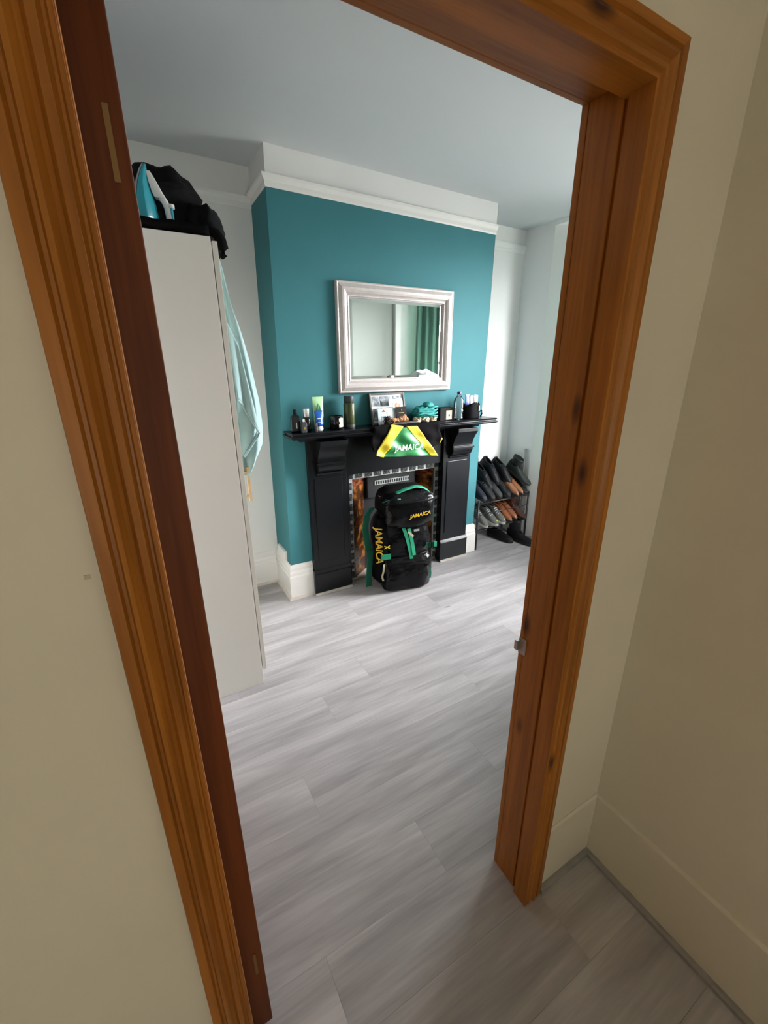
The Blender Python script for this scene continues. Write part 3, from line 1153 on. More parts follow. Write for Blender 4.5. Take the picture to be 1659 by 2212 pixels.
# ---- black cloth bag on top of the wardrobe
bg_ = thing('laundry_bag', 'black fabric bag slumped on top of the wardrobe', 'bag', (0.15, 2.2, wz))
O = bg_.location
mb = MB(O)
mb.blob((0.20, 2.36, wz + 0.15), (0.205, 0.235, 0.185), 4, 0.20, 2.5, 2.3, flat=wz + 0.001)
mb.build('bag_body', 'black_cloth', bg_, smooth=True)
mb = MB(O)
mb.blob((0.365, 2.24, wz + 0.095), (0.085, 0.16, 0.105), 4, 0.18, 2.4, 5.1, flat=wz + 0.001)
mb.build('bag_fold', 'black_cloth', bg_, smooth=True)
mb = MB(O)
mb.blob((0.09, 2.20, wz + 0.12), (0.13, 0.13, 0.13), 4, 0.16, 2.0, 9.1, flat=wz + 0.001)
mb.build('bag_neck', 'black_cloth', bg_, smooth=True)


def underlay(u, v):
    x = -0.10 + 0.43 * u
    yy = 1.868 + 0.30 * v
    return (x, yy, wz + 0.022 + 0.010 * noise.noise(Vector((x * 14, yy * 14, 2.0))))


MB(O).grid(underlay, 24, 16).build('bag_flap', 'black_cloth_soft', bg_, smooth=True, solid=0.03)
st = MB(O)
pts = [(0.315, 1.955, wz + 0.040), (0.345, 1.95, wz + 0.044), (0.368, 1.95, wz + 0.034), (0.384, 1.95, wz + 0.012), (0.390, 1.95, wz - 0.014), (0.388, 1.95, wz - 0.036), (0.380, 1.95, wz - 0.050)]
st.tube(pts, 0.016, 10, [0.012, 0.016, 0.019, 0.020, 0.019, 0.014, 0.005])
st.build('bag_strap', 'black_cloth_soft', bg_, smooth=True)

# ---- steam iron standing on its heel
ir = thing('steam_iron', 'turquoise and white steam iron standing on its heel on the wardrobe', 'iron', (0.155, 1.98, wz + 0.042))
# local: z up (toe up), sole faces -x
def iron_sec(z, x0_, x1_, hw):
    return [(x0_, -hw, z), (x0_, hw, z), (x0_ + (x1_ - x0_) * 0.55, hw * 0.95, z), (x1_, hw * 0.35, z), (x1_, -hw * 0.35, z), (x0_ + (x1_ - x0_) * 0.55, -hw * 0.95, z)]


H = 0.185
sec = [(0.0, -0.030, 0.020, 0.050), (0.02, -0.034, 0.022, 0.055), (0.07, -0.030, 0.018, 0.052), (0.12, -0.020, 0.010, 0.040), (0.16, -0.008, 0.008, 0.022), (H, 0.002, 0.008, 0.004)]
MB().loft([iron_sec(z, a, b, w) for z, a, b, w in sec]).build('iron_body', 'iron_teal', ir, smooth=True, bevel=0.003)
MB().loft([[(a - 0.006, -w * 1.02, z), (a - 0.006, w * 1.02, z), (a - 0.0005, w * 1.02, z), (a - 0.0005, -w * 1.02, z)] for z, a, b, w in sec]).build('sole_plate', 'sole_plate', ir)
hs = [(0.165, 0.004, 0.018, 0.010), (0.13, 0.010, 0.036, 0.018), (0.10, 0.016, 0.050, 0.020), (0.082, 0.022, 0.060, 0.019)]
MB().loft([[(a, -w, z), (a, w, z), (b, w * 0.7, z), (b, -w * 0.7, z)] for z, a, b, w in hs]).build('upper_shell', 'iron_white', ir, smooth=True, bevel=0.004)
MB().tube([(0.040, 0, 0.090), (0.052, 0, 0.075), (0.059, 0, 0.055), (0.061, 0, 0.03), (0.061, 0, 0.001)], 0.012, 10).build('iron_handle', 'iron_white', ir, smooth=True)
MB().box(0.068, 0.076, -0.010, 0.010, 0.0, 0.06).build('handle_grip', 'iron_teal', ir, bevel=0.003)
MB().lathe([(0.0001, 0), (0.013, 0.0), (0.013, 0.012), (0.0001, 0.013)], (0.070, 0, 0.055)).build('dial', 'iron_white', ir, smooth=True)
MB().box(0.012, 0.062, -0.03, 0.03, 0.0, 0.008).build('heel_rest', 'dark_grey', ir, bevel=0.002)
ir.rotation_euler = (0, 0, math.radians(-14))

# ================================================================== THINGS ON THE MANTEL
Z = MT + 0.0005


def bottle(name, label, cat, x, y, parts, group=None):
    t = thing(name, label, cat, (x, y, Z), group=group)
    for pn, prof, m in parts:
        MB().lathe(prof, (0, 0, 0), 20).build(pn, m, t, smooth=True, bevel=0.001)
    return t


# dark spray at the very left end
t = thing('perfume_bottle', 'squat black perfume bottle at the far left end of the mantel', 'bottle', (0.812, 2.52, Z))
MB().loft([[(sx * w, sy * w * 0.7, z) for sx, sy in ((-1, -1), (1, -1), (1, 1), (-1, 1))] for w, z in ((0.027, 0), (0.030, 0.01), (0.026, 0.09), (0.014, 0.105))]).build('bottle_body', 'black_glass', t, bevel=0.004)
MB().lathe([(0.010, 0.105), (0.011, 0.107), (0.011, 0.130), (0.007, 0.135)], (0, 0, 0), 14).build('cap', 'ink', t, smooth=True)
MB().box(-0.004, 0.003, -0.0205, -0.0185, 0.02, 0.06).build('silver_band', 'silver_cap', t)
bottle('cologne_bottle', 'round black cologne bottle with tall silver cap', 'bottle', 0.880, 2.515, [
    ('bottle_body', [(0.026, 0), (0.029, 0.004), (0.028, 0.075), (0.018, 0.088)], 'black_glass'),
    ('cap', [(0.019, 0.088), (0.020, 0.090), (0.020, 0.136), (0.018, 0.138)], 'silver_cap')])
t = thing('lotion_jar', 'small clear-sided dark jar in front of the cologne', 'jar', (0.846, 2.472, Z))
MB().loft([[(sx * w, sy * w, z) for sx, sy in ((-1, -1), (1, -1), (1, 1), (-1, 1))] for w, z in ((0.014, 0), (0.015, 0.004), (0.015, 0.06), (0.009, 0.066))]).build('bottle_body', 'dark_grey', t, bevel=0.002)
MB().lathe([(0.008, 0.066), (0.008, 0.082), (0.006, 0.084)], (0, 0, 0), 12).build('cap', 'silver_cap', t)
MB().box(-0.006, 0.006, -0.0165, -0.0148, 0.022, 0.036).build('gold_mark', 'gold_ink', t)
bottle('lip_tube', 'small grey lidded tube beside the blue cream tube', 'tube', 0.920, 2.462, [
    ('tube_body', [(0.008, 0), (0.009, 0.002), (0.009, 0.03), (0.0085, 0.031)], 'dark_grey'),
    ('cap', [(0.009, 0.032), (0.009, 0.052), (0.007, 0.054)], 'pewter')])
# aloe tube
t = thing('aloe_gel_tube', 'pale green aloe gel tube standing tall against the teal wall', 'tube', (0.975, 2.555, Z))
rings = []
for k in range(9):
    u = k / 8
    z = 0.03 + 0.172 * u
    rx, ry = 0.030 + 0.007 * u, 0.019 * (1 - u) + 0.0015
    rings.append([(rx * math.cos(2 * PI * i / 24), ry * math.sin(2 * PI * i / 24), z) for i in range(24)])
MB().loft(rings).build('tube_body', 'aloe_green', t, smooth=True)
MB().lathe([(0.022, 0), (0.024, 0.002), (0.023, 0.028), (0.020, 0.031)], (0, 0, 0)).build('cap', 'cap_white', t, smooth=True)
for pts_ in ([(-0.018, 0.10), (-0.004, 0.10), (-0.003, 0.155), (-0.007, 0.165)], [(0.004, 0.10), (0.019, 0.10), (0.008, 0.145), (-0.001, 0.160)], [(-0.005, 0.10), (0.006, 0.10), (0.002, 0.13)]):
    zm_ = 0.10
    MB().prism(pts_, -0.0165, -0.0135, 1).build('leaf_print', 'leaf_green', t)
# blue tube, standing on a white cap
t = thing('cream_tube', 'blue and white cream tube with round white cap lying forward', 'tube', (0.950, 2.480, Z))
rings = []
for k in range(9):
    u = k / 8
    z = 0.035 + 0.090 * u
    rx, ry = 0.021 + 0.006 * u, 0.017 * (1 - u) + 0.0015
    rings.append([(rx * math.cos(2 * PI * i / 24), ry * math.sin(2 * PI * i / 24) + 0.01 * u, z) for i in range(24)])
MB().loft(rings).build('tube_body', 'tube_blue', t, smooth=True)
mb = MB()
mb.blob((0, -0.004, 0.018), (0.0215, 0.019, 0.018), 3, 0.0)
mb.build('cap', 'cap_white', t, smooth=True)
MB().box(-0.017, 0.016, -0.0165, -0.010, 0.076, 0.082).build('white_band', 'cap_white', t)
MB().box(-0.015, 0.019, -0.0185, -0.012, 0.054, 0.058).build('pale_band', 'card_blue', t)
# candles
t = thing('candle_jar', 'round black glass candle with cream label left of the olive flask', 'candle', (1.083, 2.525, Z))
MB().lathe([(0.036, 0), (0.041, 0.004), (0.041, 0.082), (0.038, 0.084), (0.036, 0.078), (0.0001, 0.077)], (0, 0, 0), 28).build('jar', 'black_glass', t, smooth=True)


def lab(u, v):
    a = math.radians(-76 + 62 * u - 15)
    return (0.0416 * math.cos(a), 0.0416 * math.sin(a), 0.014 + 0.056 * v)


MB().grid(lab, 10, 2).build('label', 'cream_label', t, solid=0.0006)
a = math.radians(-60)
MB().box(-0.006, 0.006, -0.0437, -0.0419, 0.036, 0.048).build('label_mark', 'ink', t)
bottle('olive_flask', 'tall olive green flask with dark screw lid on the mantel', 'flask', 1.186, 2.550, [
    ('flask_body', [(0.034, 0), (0.037, 0.004), (0.037, 0.150), (0.030, 0.160)], 'olive_glass'),
    ('base_ring', [(0.0375, 0.0), (0.038, 0.002), (0.038, 0.020), (0.0375, 0.021)], 'dark_grey'),
    ('lid', [(0.031, 0.160), (0.033, 0.163), (0.033, 0.196), (0.030, 0.199)], 'dark_grey')])
# picture frame leaning on the wall
t = thing('photo_frame', 'dark framed photo collage leaning against the wall under the mirror', 'picture frame', (1.49, 2.545, Z), (math.radians(-14), 0, math.radians(0)))
fw, fh, b_ = 0.138, 0.212, 0.013
f = MB()
f.box(-fw, -fw + b_, -0.008, 0.008, 0, fh)
f.box(fw - b_, fw, -0.008, 0.008, 0, fh)
f.box(-fw + b_, fw - b_, -0.008, 0.008, 0, b_)
f.box(-fw + b_, fw - b_, -0.008, 0.008, fh - b_, fh)
f.build('frame', 'pewter', t, bevel=0.002)
MB().box(-fw + b_, fw - b_, 0.0, 0.006, b_, fh - b_).build('mount', 'card_white', t)
for a, b, c, d in ((-0.118, -0.065, 0.125, 0.190), (-0.055, 0.030, 0.130, 0.190), (0.045, 0.118, 0.150, 0.190), (-0.118, -0.06, 0.03, 0.11), (-0.045, 0.02, 0.03, 0.115), (0.04, 0.118, 0.03, 0.09)):
    MB().box(a, b, -0.0015, 0.001, c, d).build('photo', 'photo_print', t)
t = thing('greeting_card', 'white card with small warm photo tucked at the frame right', 'card', (1.542, 2.528, Z), (math.radians(-8), 0, math.radians(3)))
MB().box(-0.058, 0.054, -0.001, 0.001, 0, 0.168).build('card_sheet', 'card_white', t)
MB().box(-0.034, 0.030, -0.0022, -0.001, 0.100, 0.142).build('photo', 'photo_warm', t)
t = thing('picture_card', 'pale blue card with red triangle in front of the photo frame', 'card', (1.452, 2.508, Z), (math.radians(-10), 0, math.radians(-2)))
MB().box(-0.068, 0.068, -0.001, 0.001, 0, 0.125).build('card_sheet', 'card_blue', t)
MB().prism([(-0.038, 0.088), (-0.010, 0.088), (-0.024, 0.104)], -0.0022, -0.001, 1).build('red_triangle', 'print_red', t)
MB().box(-0.062, -0.03, -0.002, -0.001, 0.112, 0.119).build('print_line', 'photo_print', t)
MB().box(-0.02, 0.05, -0.002, -0.001, 0.113, 0.119).build('print_line', 'photo_warm', t)
MB().box(-0.045, -0.012, -0.002, -0.001, 0.02, 0.06).build('print_patch', 'photo_print', t)
MB().box(0.0, 0.012, -0.002, -0.001, 0.07, 0.10).build('print_patch', 'shell_cream', t)
t = thing('black_card', 'small black card with gold crest beside the pale blue card', 'card', (1.562, 2.500, Z), (math.radians(-9), 0, math.radians(4)))
MB().box(-0.043, 0.045, -0.001, 0.001, 0, 0.118).build('card_sheet', 'ink', t)
MB().lathe([(0.0001, 0), (0.006, 0.004), (0.007, 0.010), (0.0001, 0.013)], (0.0, -0.0005, 0.090), 8).build('gold_crest', 'gold_ink', t)
MB().box(-0.022, 0.022, -0.002, -0.001, 0.076, 0.079).build('gold_line', 'gold_ink', t)
t = thing('slate_block', 'flat dark grey slate block under the driftwood on the mantel edge', 'block', (1.552, 2.470, Z))
MB().box(-0.098, 0.098, -0.026, 0.026, 0.0, 0.020).build('block_body', 'slate', t, bevel=0.002)
t = thing('driftwood_piece', 'jagged tan driftwood piece lying on the slate block', 'wood piece', (1.535, 2.475, Z + 0.0205))
mb = MB()
for k, (x, w, h) in enumerate(((-0.055, 0.020, 0.028), (-0.030, 0.026, 0.026), (0.0, 0.028, 0.034), (0.026, 0.022, 0.044), (0.045, 0.018, 0.028))):
    mb.blob((x, 0, h * 0.5), (w, 0.013, h * 0.52), 2, 0.35, 3, k * 1.9, flat=0.0)
mb.build('wood_body', 'driftwood', t)
t = thing('pine_cone', 'dark brown pine cone standing left of the driftwood', 'pine cone', (1.428, 2.468, Z))
mb = MB()
mb.blob((0, 0, 0.034), (0.019, 0.019, 0.032), 2, 0.15, 3, 2)
mb.build('cone_core', 'cone_brown', t)
sc_ = MB()
for k in range(44):
    a = k * 2.39996
    zz = 0.006 + 0.054 * k / 44
    r = 0.024 * math.sin(PI * (0.22 + 0.66 * k / 44)) + 0.004
    c, s = math.cos(a), math.sin(a)
    sc_.hexa([(c * (r - 0.008) - s * w, s * (r - 0.008) + c * w, zz + h - 0.002) if q == 0 else (c * (r + 0.006) - s * w * 0.6, s * (r + 0.006) + c * w * 0.6, zz + h + 0.005)
              for h in (0, 0.003) for q in (0, 1) for w in (-0.006, 0.006)])
sc_.build('cone_scales', 'cone_brown', t)['kind'] = 'stuff'
t = thing('twig', 'small pale twig fragment at the left foot of the frame', 'twig', (1.398, 2.455, Z))
MB().tube([(-0.016, 0.006, 0.005), (0, 0, 0.006), (0.020, -0.004, 0.005)], 0.005, 7, [0.003, 0.005, 0.003]).build('twig_body', 'driftwood', t, smooth=True)
# teal bandana on shell pot
t = thing('headscarf', 'crumpled teal headscarf heaped on the cream shells', 'scarf', (1.765, 2.535, Z + 0.038))
mb = MB()
mb.blob((0, 0, 0.030), (0.092, 0.045, 0.042), 4, 0.30, 3.2, 8.0, flat=0.0)
mb.build('scarf_heap', 'teal_cloth', t, smooth=True)
mb = MB()
mb.blob((0.030, -0.005, 0.076), (0.042, 0.032, 0.024), 3, 0.25, 2.4, 3.0)
mb.build('scarf_knot', 'teal_cloth', t, smooth=True)
mb = MB()
for k in range(4):
    pts_ = [(-0.088 + 0.176 * j / 10, -0.044 - 0.006 * math.sin(PI * j / 10), 0.014 + 0.015 * k + 0.010 * math.sin(j * 0.5 + k)) for j in range(11)]
    mb.tube(pts_, 0.006, 6)
mb.build('scarf_folds', 'teal_cloth', t, smooth=True)
for i, (x, y_, r, sd, lb) in enumerate(((1.700, 2.520, 0.030, 1, 'knobbly beige sea shell at the left under the teal headscarf'), (1.765, 2.515, 0.034, 2, 'middle cream sea shell under the teal headscarf'), (1.828, 2.518, 0.032, 3, 'pale cream sea shell at the right under the teal headscarf'))):
    s = thing('sea_shell', lb, 'shell', (x, y_, Z), group='shells under the headscarf')
    mb = MB()
    mb.blob((0, 0, 0.020), (r, 0.024, 0.020), 3, 0.45, 4, sd * 3.3, flat=0.0)
    mb.build('shell_body', 'shell_cream', s, smooth=False)
# second candle in its box
t = thing('candle_box', 'square black candle box with cream label left of the water bottle', 'candle', (1.950, 2.535, Z))
MB().box(-0.066, 0.066, -0.036, 0.040, 0, 0.092).build('box_body', 'ink', t, bevel=0.002)
MB().box(-0.012, 0.040, -0.0372, -0.0355, 0.008, 0.072).build('label', 'cream_label', t)
MB().box(0.008, 0.020, -0.0382, -0.0365, 0.030, 0.044).build('label_mark', 'ink', t)
# water bottle
t = thing('water_bottle', 'clear plastic water bottle with purple cap near the right mantel end', 'bottle', (2.050, 2.500, Z))
prof = [(0.030, 0), (0.036, 0.004), (0.037, 0.02), (0.0345, 0.026), (0.037, 0.032), (0.0345, 0.045), (0.037, 0.052), (0.037, 0.075), (0.0345, 0.082), (0.037, 0.090), (0.037, 0.125), (0.034, 0.145), (0.020, 0.168), (0.013, 0.176), (0.013, 0.186)]
MB().lathe(prof, (0, 0, 0), 24).build('bottle_body', 'clear_plastic', t, smooth=True)
MB().lathe([(0.0145, 0.182), (0.015, 0.183), (0.015, 0.200), (0.013, 0.202)], (0, 0, 0), 20).build('cap', 'purple_cap', t, smooth=True)
# toiletry pouch with tubes
t = thing('toiletry_pouch', 'open black toiletry pouch at the right end of the mantel', 'pouch', (2.186, 2.520, Z))
rings = []
for k, (z, rx, ry) in enumerate(((0.0, 0.076, 0.040), (0.01, 0.080, 0.043), (0.06, 0.079, 0.042), (0.095, 0.074, 0.040), (0.112, 0.076, 0.042))):
    rings.append([((rx + 0.004 * math.sin(5 * i + k)) * math.cos(2 * PI * i / 28), (ry + 0.003 * math.sin(7 * i)) * math.sin(2 * PI * i / 28), z + (0.010 * math.sin(3 * 2 * PI * i / 28) if k > 2 else 0)) for i in range(28)])
rings.append([(p[0] * 0.9, p[1] * 0.85, p[2] - 0.03) for p in rings[-1]])
MB().loft(rings).build('pouch_body', 'nylon_black', t, smooth=True)
MB().tube([(0.070, -0.02, 0.05), (0.088, -0.024, 0.055), (0.094, -0.022, 0.035), (0.082, -0.022, 0.012)], 0.006).build('pouch_loop', 'nylon_black', t, smooth=True)
MB().box(0.046, 0.052, -0.040, -0.034, 0.055, 0.095).build('zip_tag', 'silver_cap', t)
for i, (nm, x, y_, w, top, m, lb) in enumerate((
        ('toothpaste_tube', 2.146, 2.520, 0.020, 0.176, 'paper_blue', 'leftmost dark blue toothpaste tube in the black pouch'),
        ('face_cream_tube', 2.184, 2.515, 0.017, 0.168, 'cap_white', 'white cream tube in the middle of the black pouch'),
        ('deodorant_tube', 2.218, 2.518, 0.012, 0.170, 'silver_cap', 'grey stick tube right of the white one in the pouch'),
        ('sunscreen_tube', 2.240, 2.522, 0.010, 0.166, 'card_white', 'rightmost slim white tube in the black pouch'))):
    s = thing(nm, lb, 'tube', (x, y_, Z + 0.085), group='tubes in the toiletry pouch')
    MB().loft([[(w * math.cos(2 * PI * q / 14), (0.008 * (1 - u) + 0.0015) * math.sin(2 * PI * q / 14), u * (top - 0.085)) for q in range(14)] for u in (0, 0.4, 0.8, 1)]).build('tube_body', m, s, smooth=True)
    MB().box(-w, w, -0.002, 0.002, top - 0.093, top - 0.083).build('crimp', 'paper_blue' if i != 3 else 'card_white', s)

# ---- shirt draped over the mantel edge
t = thing('football_shirt', 'black shirt with yellow and green chest panel draped over the mantel edge', 'shirt', (1.56, 2.44, 1.10))
O = t.location
SYF = 2.424


def fold(x, z):
    return 0.006 * math.sin(x * 38 + z * 22) + 0.005 * noise.noise(Vector((x * 18, z * 16, 3.1))) + 0.004 * math.sin(z * 70 + x * 25)


def drape_pt(x, s, lift=0.0):
    """s: distance along the cloth from the front edge of the shelf; negative lies on top"""
    if s < 0:
        return (x, SYF - s, MT + 0.010 + lift + 0.002 * math.sin(x * 60))
    if s < 0.016:
        a = s / 0.016 * PI / 2
        return (x, SYF - 0.002 + 0.010 - 0.012 * math.sin(a) - lift * math.sin(a), MT - 0.002 + 0.012 * math.cos(a) + lift * math.cos(a))
    z = MT - 0.002 - (s - 0.016)
    return (x, SYF - 0.006 - fold(x, z) * min(1, s * 12) - lift, z)


def black_part(u, v):
    s = -0.018 + v * 0.203
    # outline of the hanging black body: wide at the top, tapering under the panel
    xl_ = 1.285 + 0.012 * math.sin(v * 7)
    xr_ = 1.832 - 0.014 * math.sin(v * 6)
    k = max(0, (v - 0.35) / 0.65)
    s2 = s - 0.035 * k * (1 - math.sin(PI * min(1, max(0, u)))) * 0.6
    return drape_pt(xl_ + (xr_ - xl_) * u, s2)


MB(O).grid(black_part, 36, 24).build('shirt_body', 'black_cloth_soft', t, smooth=True, solid=0.006)


def quadpart(name, tl, tr, bl_, br_, m, lift, nu, nv):
    def fn(u, v):
        xa_ = tl[0] + (tr[0] - tl[0]) * u
        xb_ = bl_[0] + (br_[0] - bl_[0]) * u
        za = tl[1] + (tr[1] - tl[1]) * u
        zb = bl_[1] + (br_[1] - bl_[1]) * u
        x = xa_ + (xb_ - xa_) * v
        z = za + (zb - za) * v
        return drape_pt(x, MT - 0.002 - z + 0.016, lift)
    return MB(O).grid(fn, nu, nv).build(name, m, t, smooth=True, solid=0.003)


quadpart('green_panel', (1.505, 1.166), (1.545, 1.166), (1.352, 0.983), (1.770, 0.950), 'shirt_green', 0.007, 24, 20)
quadpart('yellow_band', (1.425, 1.183), (1.515, 1.174), (1.300, 1.000), (1.362, 0.980), 'bright_yellow', 0.009, 8, 20)
quadpart('yellow_band', (1.535, 1.174), (1.625, 1.170), (1.752, 0.949), (1.812, 0.945), 'bright_yellow', 0.009, 8, 20)
quadpart('yellow_tip', (1.832, 1.075), (1.842, 1.070), (1.826, 1.045), (1.832, 1.035), 'bright_yellow', 0.012, 2, 4)
text('chest_lettering', 'JAMAICA', 'white_print', t, frame_mtx(Vector((1.560, SYF - 0.026, 1.030)) - O, (1, 0, -0.02), (0, -0.05, 1)), 0.056, 0.08, bold=0.0006, spacing=1.05)

# ================================================================== BACKPACK
bp_ = thing('backpack', 'large black backpack with green straps and yellow lettering before the fireplace', 'backpack', (1.545, 2.455, 0.002))
# local frame: x right, y back, z up, drawn about the pack's base
bp_.rotation_euler = (math.radians(0), 0, math.radians(-9))


def rr(w, d, z, n=36, e=3.2, ox=0.0, oy=0.0):
    out = []
    for i in range(n):
        a = 2 * PI * i / n
        c, s = math.cos(a), math.sin(a)
        out.append((ox + w * math.copysign(abs(c) ** (2 / e), c), oy + d * math.copysign(abs(s) ** (2 / e), s), z))
    return out


body = [(0.02, 0.155, 0.090), (0.0, 0.165, 0.098), (0.10, 0.180, 0.108), (0.25, 0.176, 0.104), (0.42, 0.170, 0.100), (0.56, 0.165, 0.098), (0.66, 0.150, 0.090), (0.72, 0.110, 0.065)]
body[0] = (0.0, 0.150, 0.085)
body[1] = (0.02, 0.172, 0.100)


def wrinkle(ring, amp, seed):
    return [(p[0] * (1 + amp * noise.noise(Vector((p[0] * 9, p[1] * 9, p[2] * 9 + seed)))), p[1] * (1 + amp * noise.noise(Vector((p[0] * 11 + 4, p[1] * 9, p[2] * 12 + seed)))), p[2]) for p in ring]


def dense(keys, n):
    out = []
    for i in range(n + 1):
        t_ = i / n * (len(keys) - 1)
        k = min(int(t_), len(keys) - 2)
        f_ = t_ - k
        out.append(tuple(a + (b - a) * f_ for a, b in zip(keys[k], keys[k + 1])))
    return out


MB().loft([wrinkle(rr(w, d, z), 0.16, 1) for z, w, d in dense(body, 42)]).build('main_body', 'vinyl_black', bp_, smooth=True)
# back panel / top behind the lid
MB().loft([wrinkle(rr(w, d, z, oy=0.03), 0.08, 7) for z, w, d in dense([(0.58, 0.170, 0.095), (0.67, 0.172, 0.10), (0.715, 0.160, 0.085), (0.745, 0.12, 0.05)], 14)]).build('top_collar', 'nylon_black', bp_, smooth=True)
# lid pocket
lid = MB().loft([wrinkle(rr(w, d, z, oy=-0.035 + (z - 0.5) * 0.12, ox=0.01), 0.15, 3) for z, w, d in dense([(0.475, 0.135, 0.085), (0.50, 0.165, 0.105), (0.58, 0.180, 0.118), (0.655, 0.182, 0.118), (0.69, 0.170, 0.105), (0.715, 0.13, 0.075)], 24)]).build('lid_pocket', 'vinyl_black', bp_, smooth=True)
z_ = MB()
z_.tube([(-0.165, -0.115, 0.655), (-0.10, -0.142, 0.662), (0.0, -0.150, 0.665), (0.12, -0.146, 0.667), (0.18, -0.11, 0.662)], 0.006, 6)
z_.build('zip', 'nylon_black', lid, smooth=True)
text('lid_lettering', 'JAMAICA', 'yellow_print', lid, frame_mtx(Vector((0.055, -0.166, 0.575)), (1, 0.05, 0.10), (0, 0.03, 1)), 0.036, 0.25, bold=0.0006)
# green piping over the lid
g = MB()
g.strap([(-0.13, -0.05, 0.685), (-0.07, -0.06, 0.715), (0.0, -0.055, 0.738), (0.07, -0.05, 0.748), (0.12, -0.05, 0.735), (0.155, -0.055, 0.708)], (0, 1, 0.3), 0.034, 0.004)
g.build('lid_strap', 'webbing_green', bp_, smooth=True)
MB().tube([(-0.165, -0.08, 0.665), (-0.13, -0.10, 0.684), (-0.06, -0.12, 0.690)], 0.004, 6).build('piping', 'webbing_dark_green', bp_, smooth=True)
# lower front pocket
lp = MB().loft([wrinkle(rr(w, d, z, oy=-0.060), 0.14, 5) for z, w, d in dense([(0.0, 0.150, 0.080), (0.015, 0.176, 0.105), (0.08, 0.186, 0.116), (0.16, 0.178, 0.106), (0.215, 0.165, 0.085), (0.245, 0.15, 0.055)], 22)]).build('lower_pocket', 'vinyl_black', bp_, smooth=True)
MB().tube([(-0.15, -0.135, 0.10), (-0.135, -0.155, 0.175), (-0.09, -0.160, 0.195), (0.0, -0.166, 0.20), (0.09, -0.160, 0.195), (0.13, -0.150, 0.17)], 0.005, 6).build('zip', 'nylon_black', lp, smooth=True)
MB().strap([(0.135, -0.160, 0.15), (0.138, -0.168, 0.11), (0.135, -0.170, 0.07)], (1, 0, 0), 0.014, 0.003).build('zip_pull', 'webbing_dark_green', lp)
# front straps
for x0_, x1_, za, zb in ((-0.035, 0.012, 0.47, 0.235), (0.0, 0.030, 0.46, 0.26)):
    MB().strap([(x0_, -0.112, za), (x0_ + (x1_ - x0_) * 0.4, -0.128, (za * 2 + zb) / 3), (x0_ + (x1_ - x0_) * 0.8, -0.128, (za + 2 * zb) / 3), (x1_, -0.140, zb)], (1, 0.1, 0), 0.024, 0.004).build('front_strap', 'webbing_green', bp_)
# side compression straps
MB().box(0.130, 0.205, -0.112, -0.104, 0.285, 0.325).build('side_strap', 'webbing_green', bp_, bevel=0.002)
for k in range(4):
    MB().box(0.138 + k * 0.012, 0.144 + k * 0.012, -0.116, -0.110, 0.282, 0.328).build('strap_rib', 'nylon_black', bp_)
MB().box(-0.190, -0.125, -0.120, -0.112, 0.248, 0.290).build('side_strap', 'webbing_green', bp_, bevel=0.002)
MB().strap([(0.172, -0.06, 0.60), (0.182, -0.07, 0.55), (0.186, -0.06, 0.50), (0.178, -0.07, 0.47)], (0.3, 1, 0), 0.022, 0.004).build('buckle_strap', 'webbing_green', bp_)
# left side pocket with vertical lettering
sp_ = MB().loft([wrinkle(rr(w, d, z, ox=-0.165, oy=-0.01), 0.08, 9) for z, w, d in dense([(0.05, 0.030, 0.075), (0.08, 0.042, 0.085), (0.30, 0.046, 0.090), (0.50, 0.040, 0.080), (0.54, 0.025, 0.06)], 20)]).build('side_pocket', 'nylon_black', bp_, smooth=True)
text('side_lettering', 'JAMAICA', 'yellow_print', sp_, frame_mtx(Vector((-0.200, -0.101, 0.355)), (0.02, -0.02, -1), (0.75, -0.66, 0)), 0.070, 0.0, bold=0.0008, spacing=0.97)
xm = MB()
for s in (-1, 1):
    xm.strap([(-0.150 - 0.018, -0.119, 0.345 - s * 0.010), (-0.150 + 0.018, -0.121, 0.345 + s * 0.010)], (0, 0, 1), 0.006, 0.002)
xm.build('cross_mark', 'bright_yellow', bp_)
# harness straps hanging at the left rear
MB().strap([(-0.20, 0.03, 0.60), (-0.235, 0.03, 0.55), (-0.25, 0.03, 0.45), (-0.24, 0.02, 0.33), (-0.225, 0.01, 0.24)], (1, 0.25, 0), 0.042, 0.006).build('shoulder_strap', 'webbing_dark_green', bp_)
MB().strap([(-0.225, 0.0, 0.28), (-0.235, -0.01, 0.20), (-0.245, -0.02, 0.10), (-0.25, -0.03, 0.012)], (1, 0.3, 0), 0.042, 0.005).build('hip_strap', 'webbing_dark_green', bp_)
MB().box(0.022, 0.058, -0.150, -0.143, 0.448, 0.462).build('logo_tag', 'silver_cap', bp_)
tg = MB().strap([(-0.012, -0.134, 0.445), (0.024, -0.134, 0.405)], (0.6, 0, 0.7), 0.014, 0.003)
tg.build('cream_tag', 'cream_label', bp_)
MB().strap([(-0.170, -0.120, 0.215), (-0.178, -0.125, 0.16), (-0.186, -0.122, 0.12), (-0.180, -0.130, 0.09)], (1, 0, 0), 0.012, 0.003).build('pale_cord', 'cream_label', bp_)
bp_.scale = (1.12, 1.0, 1.0)

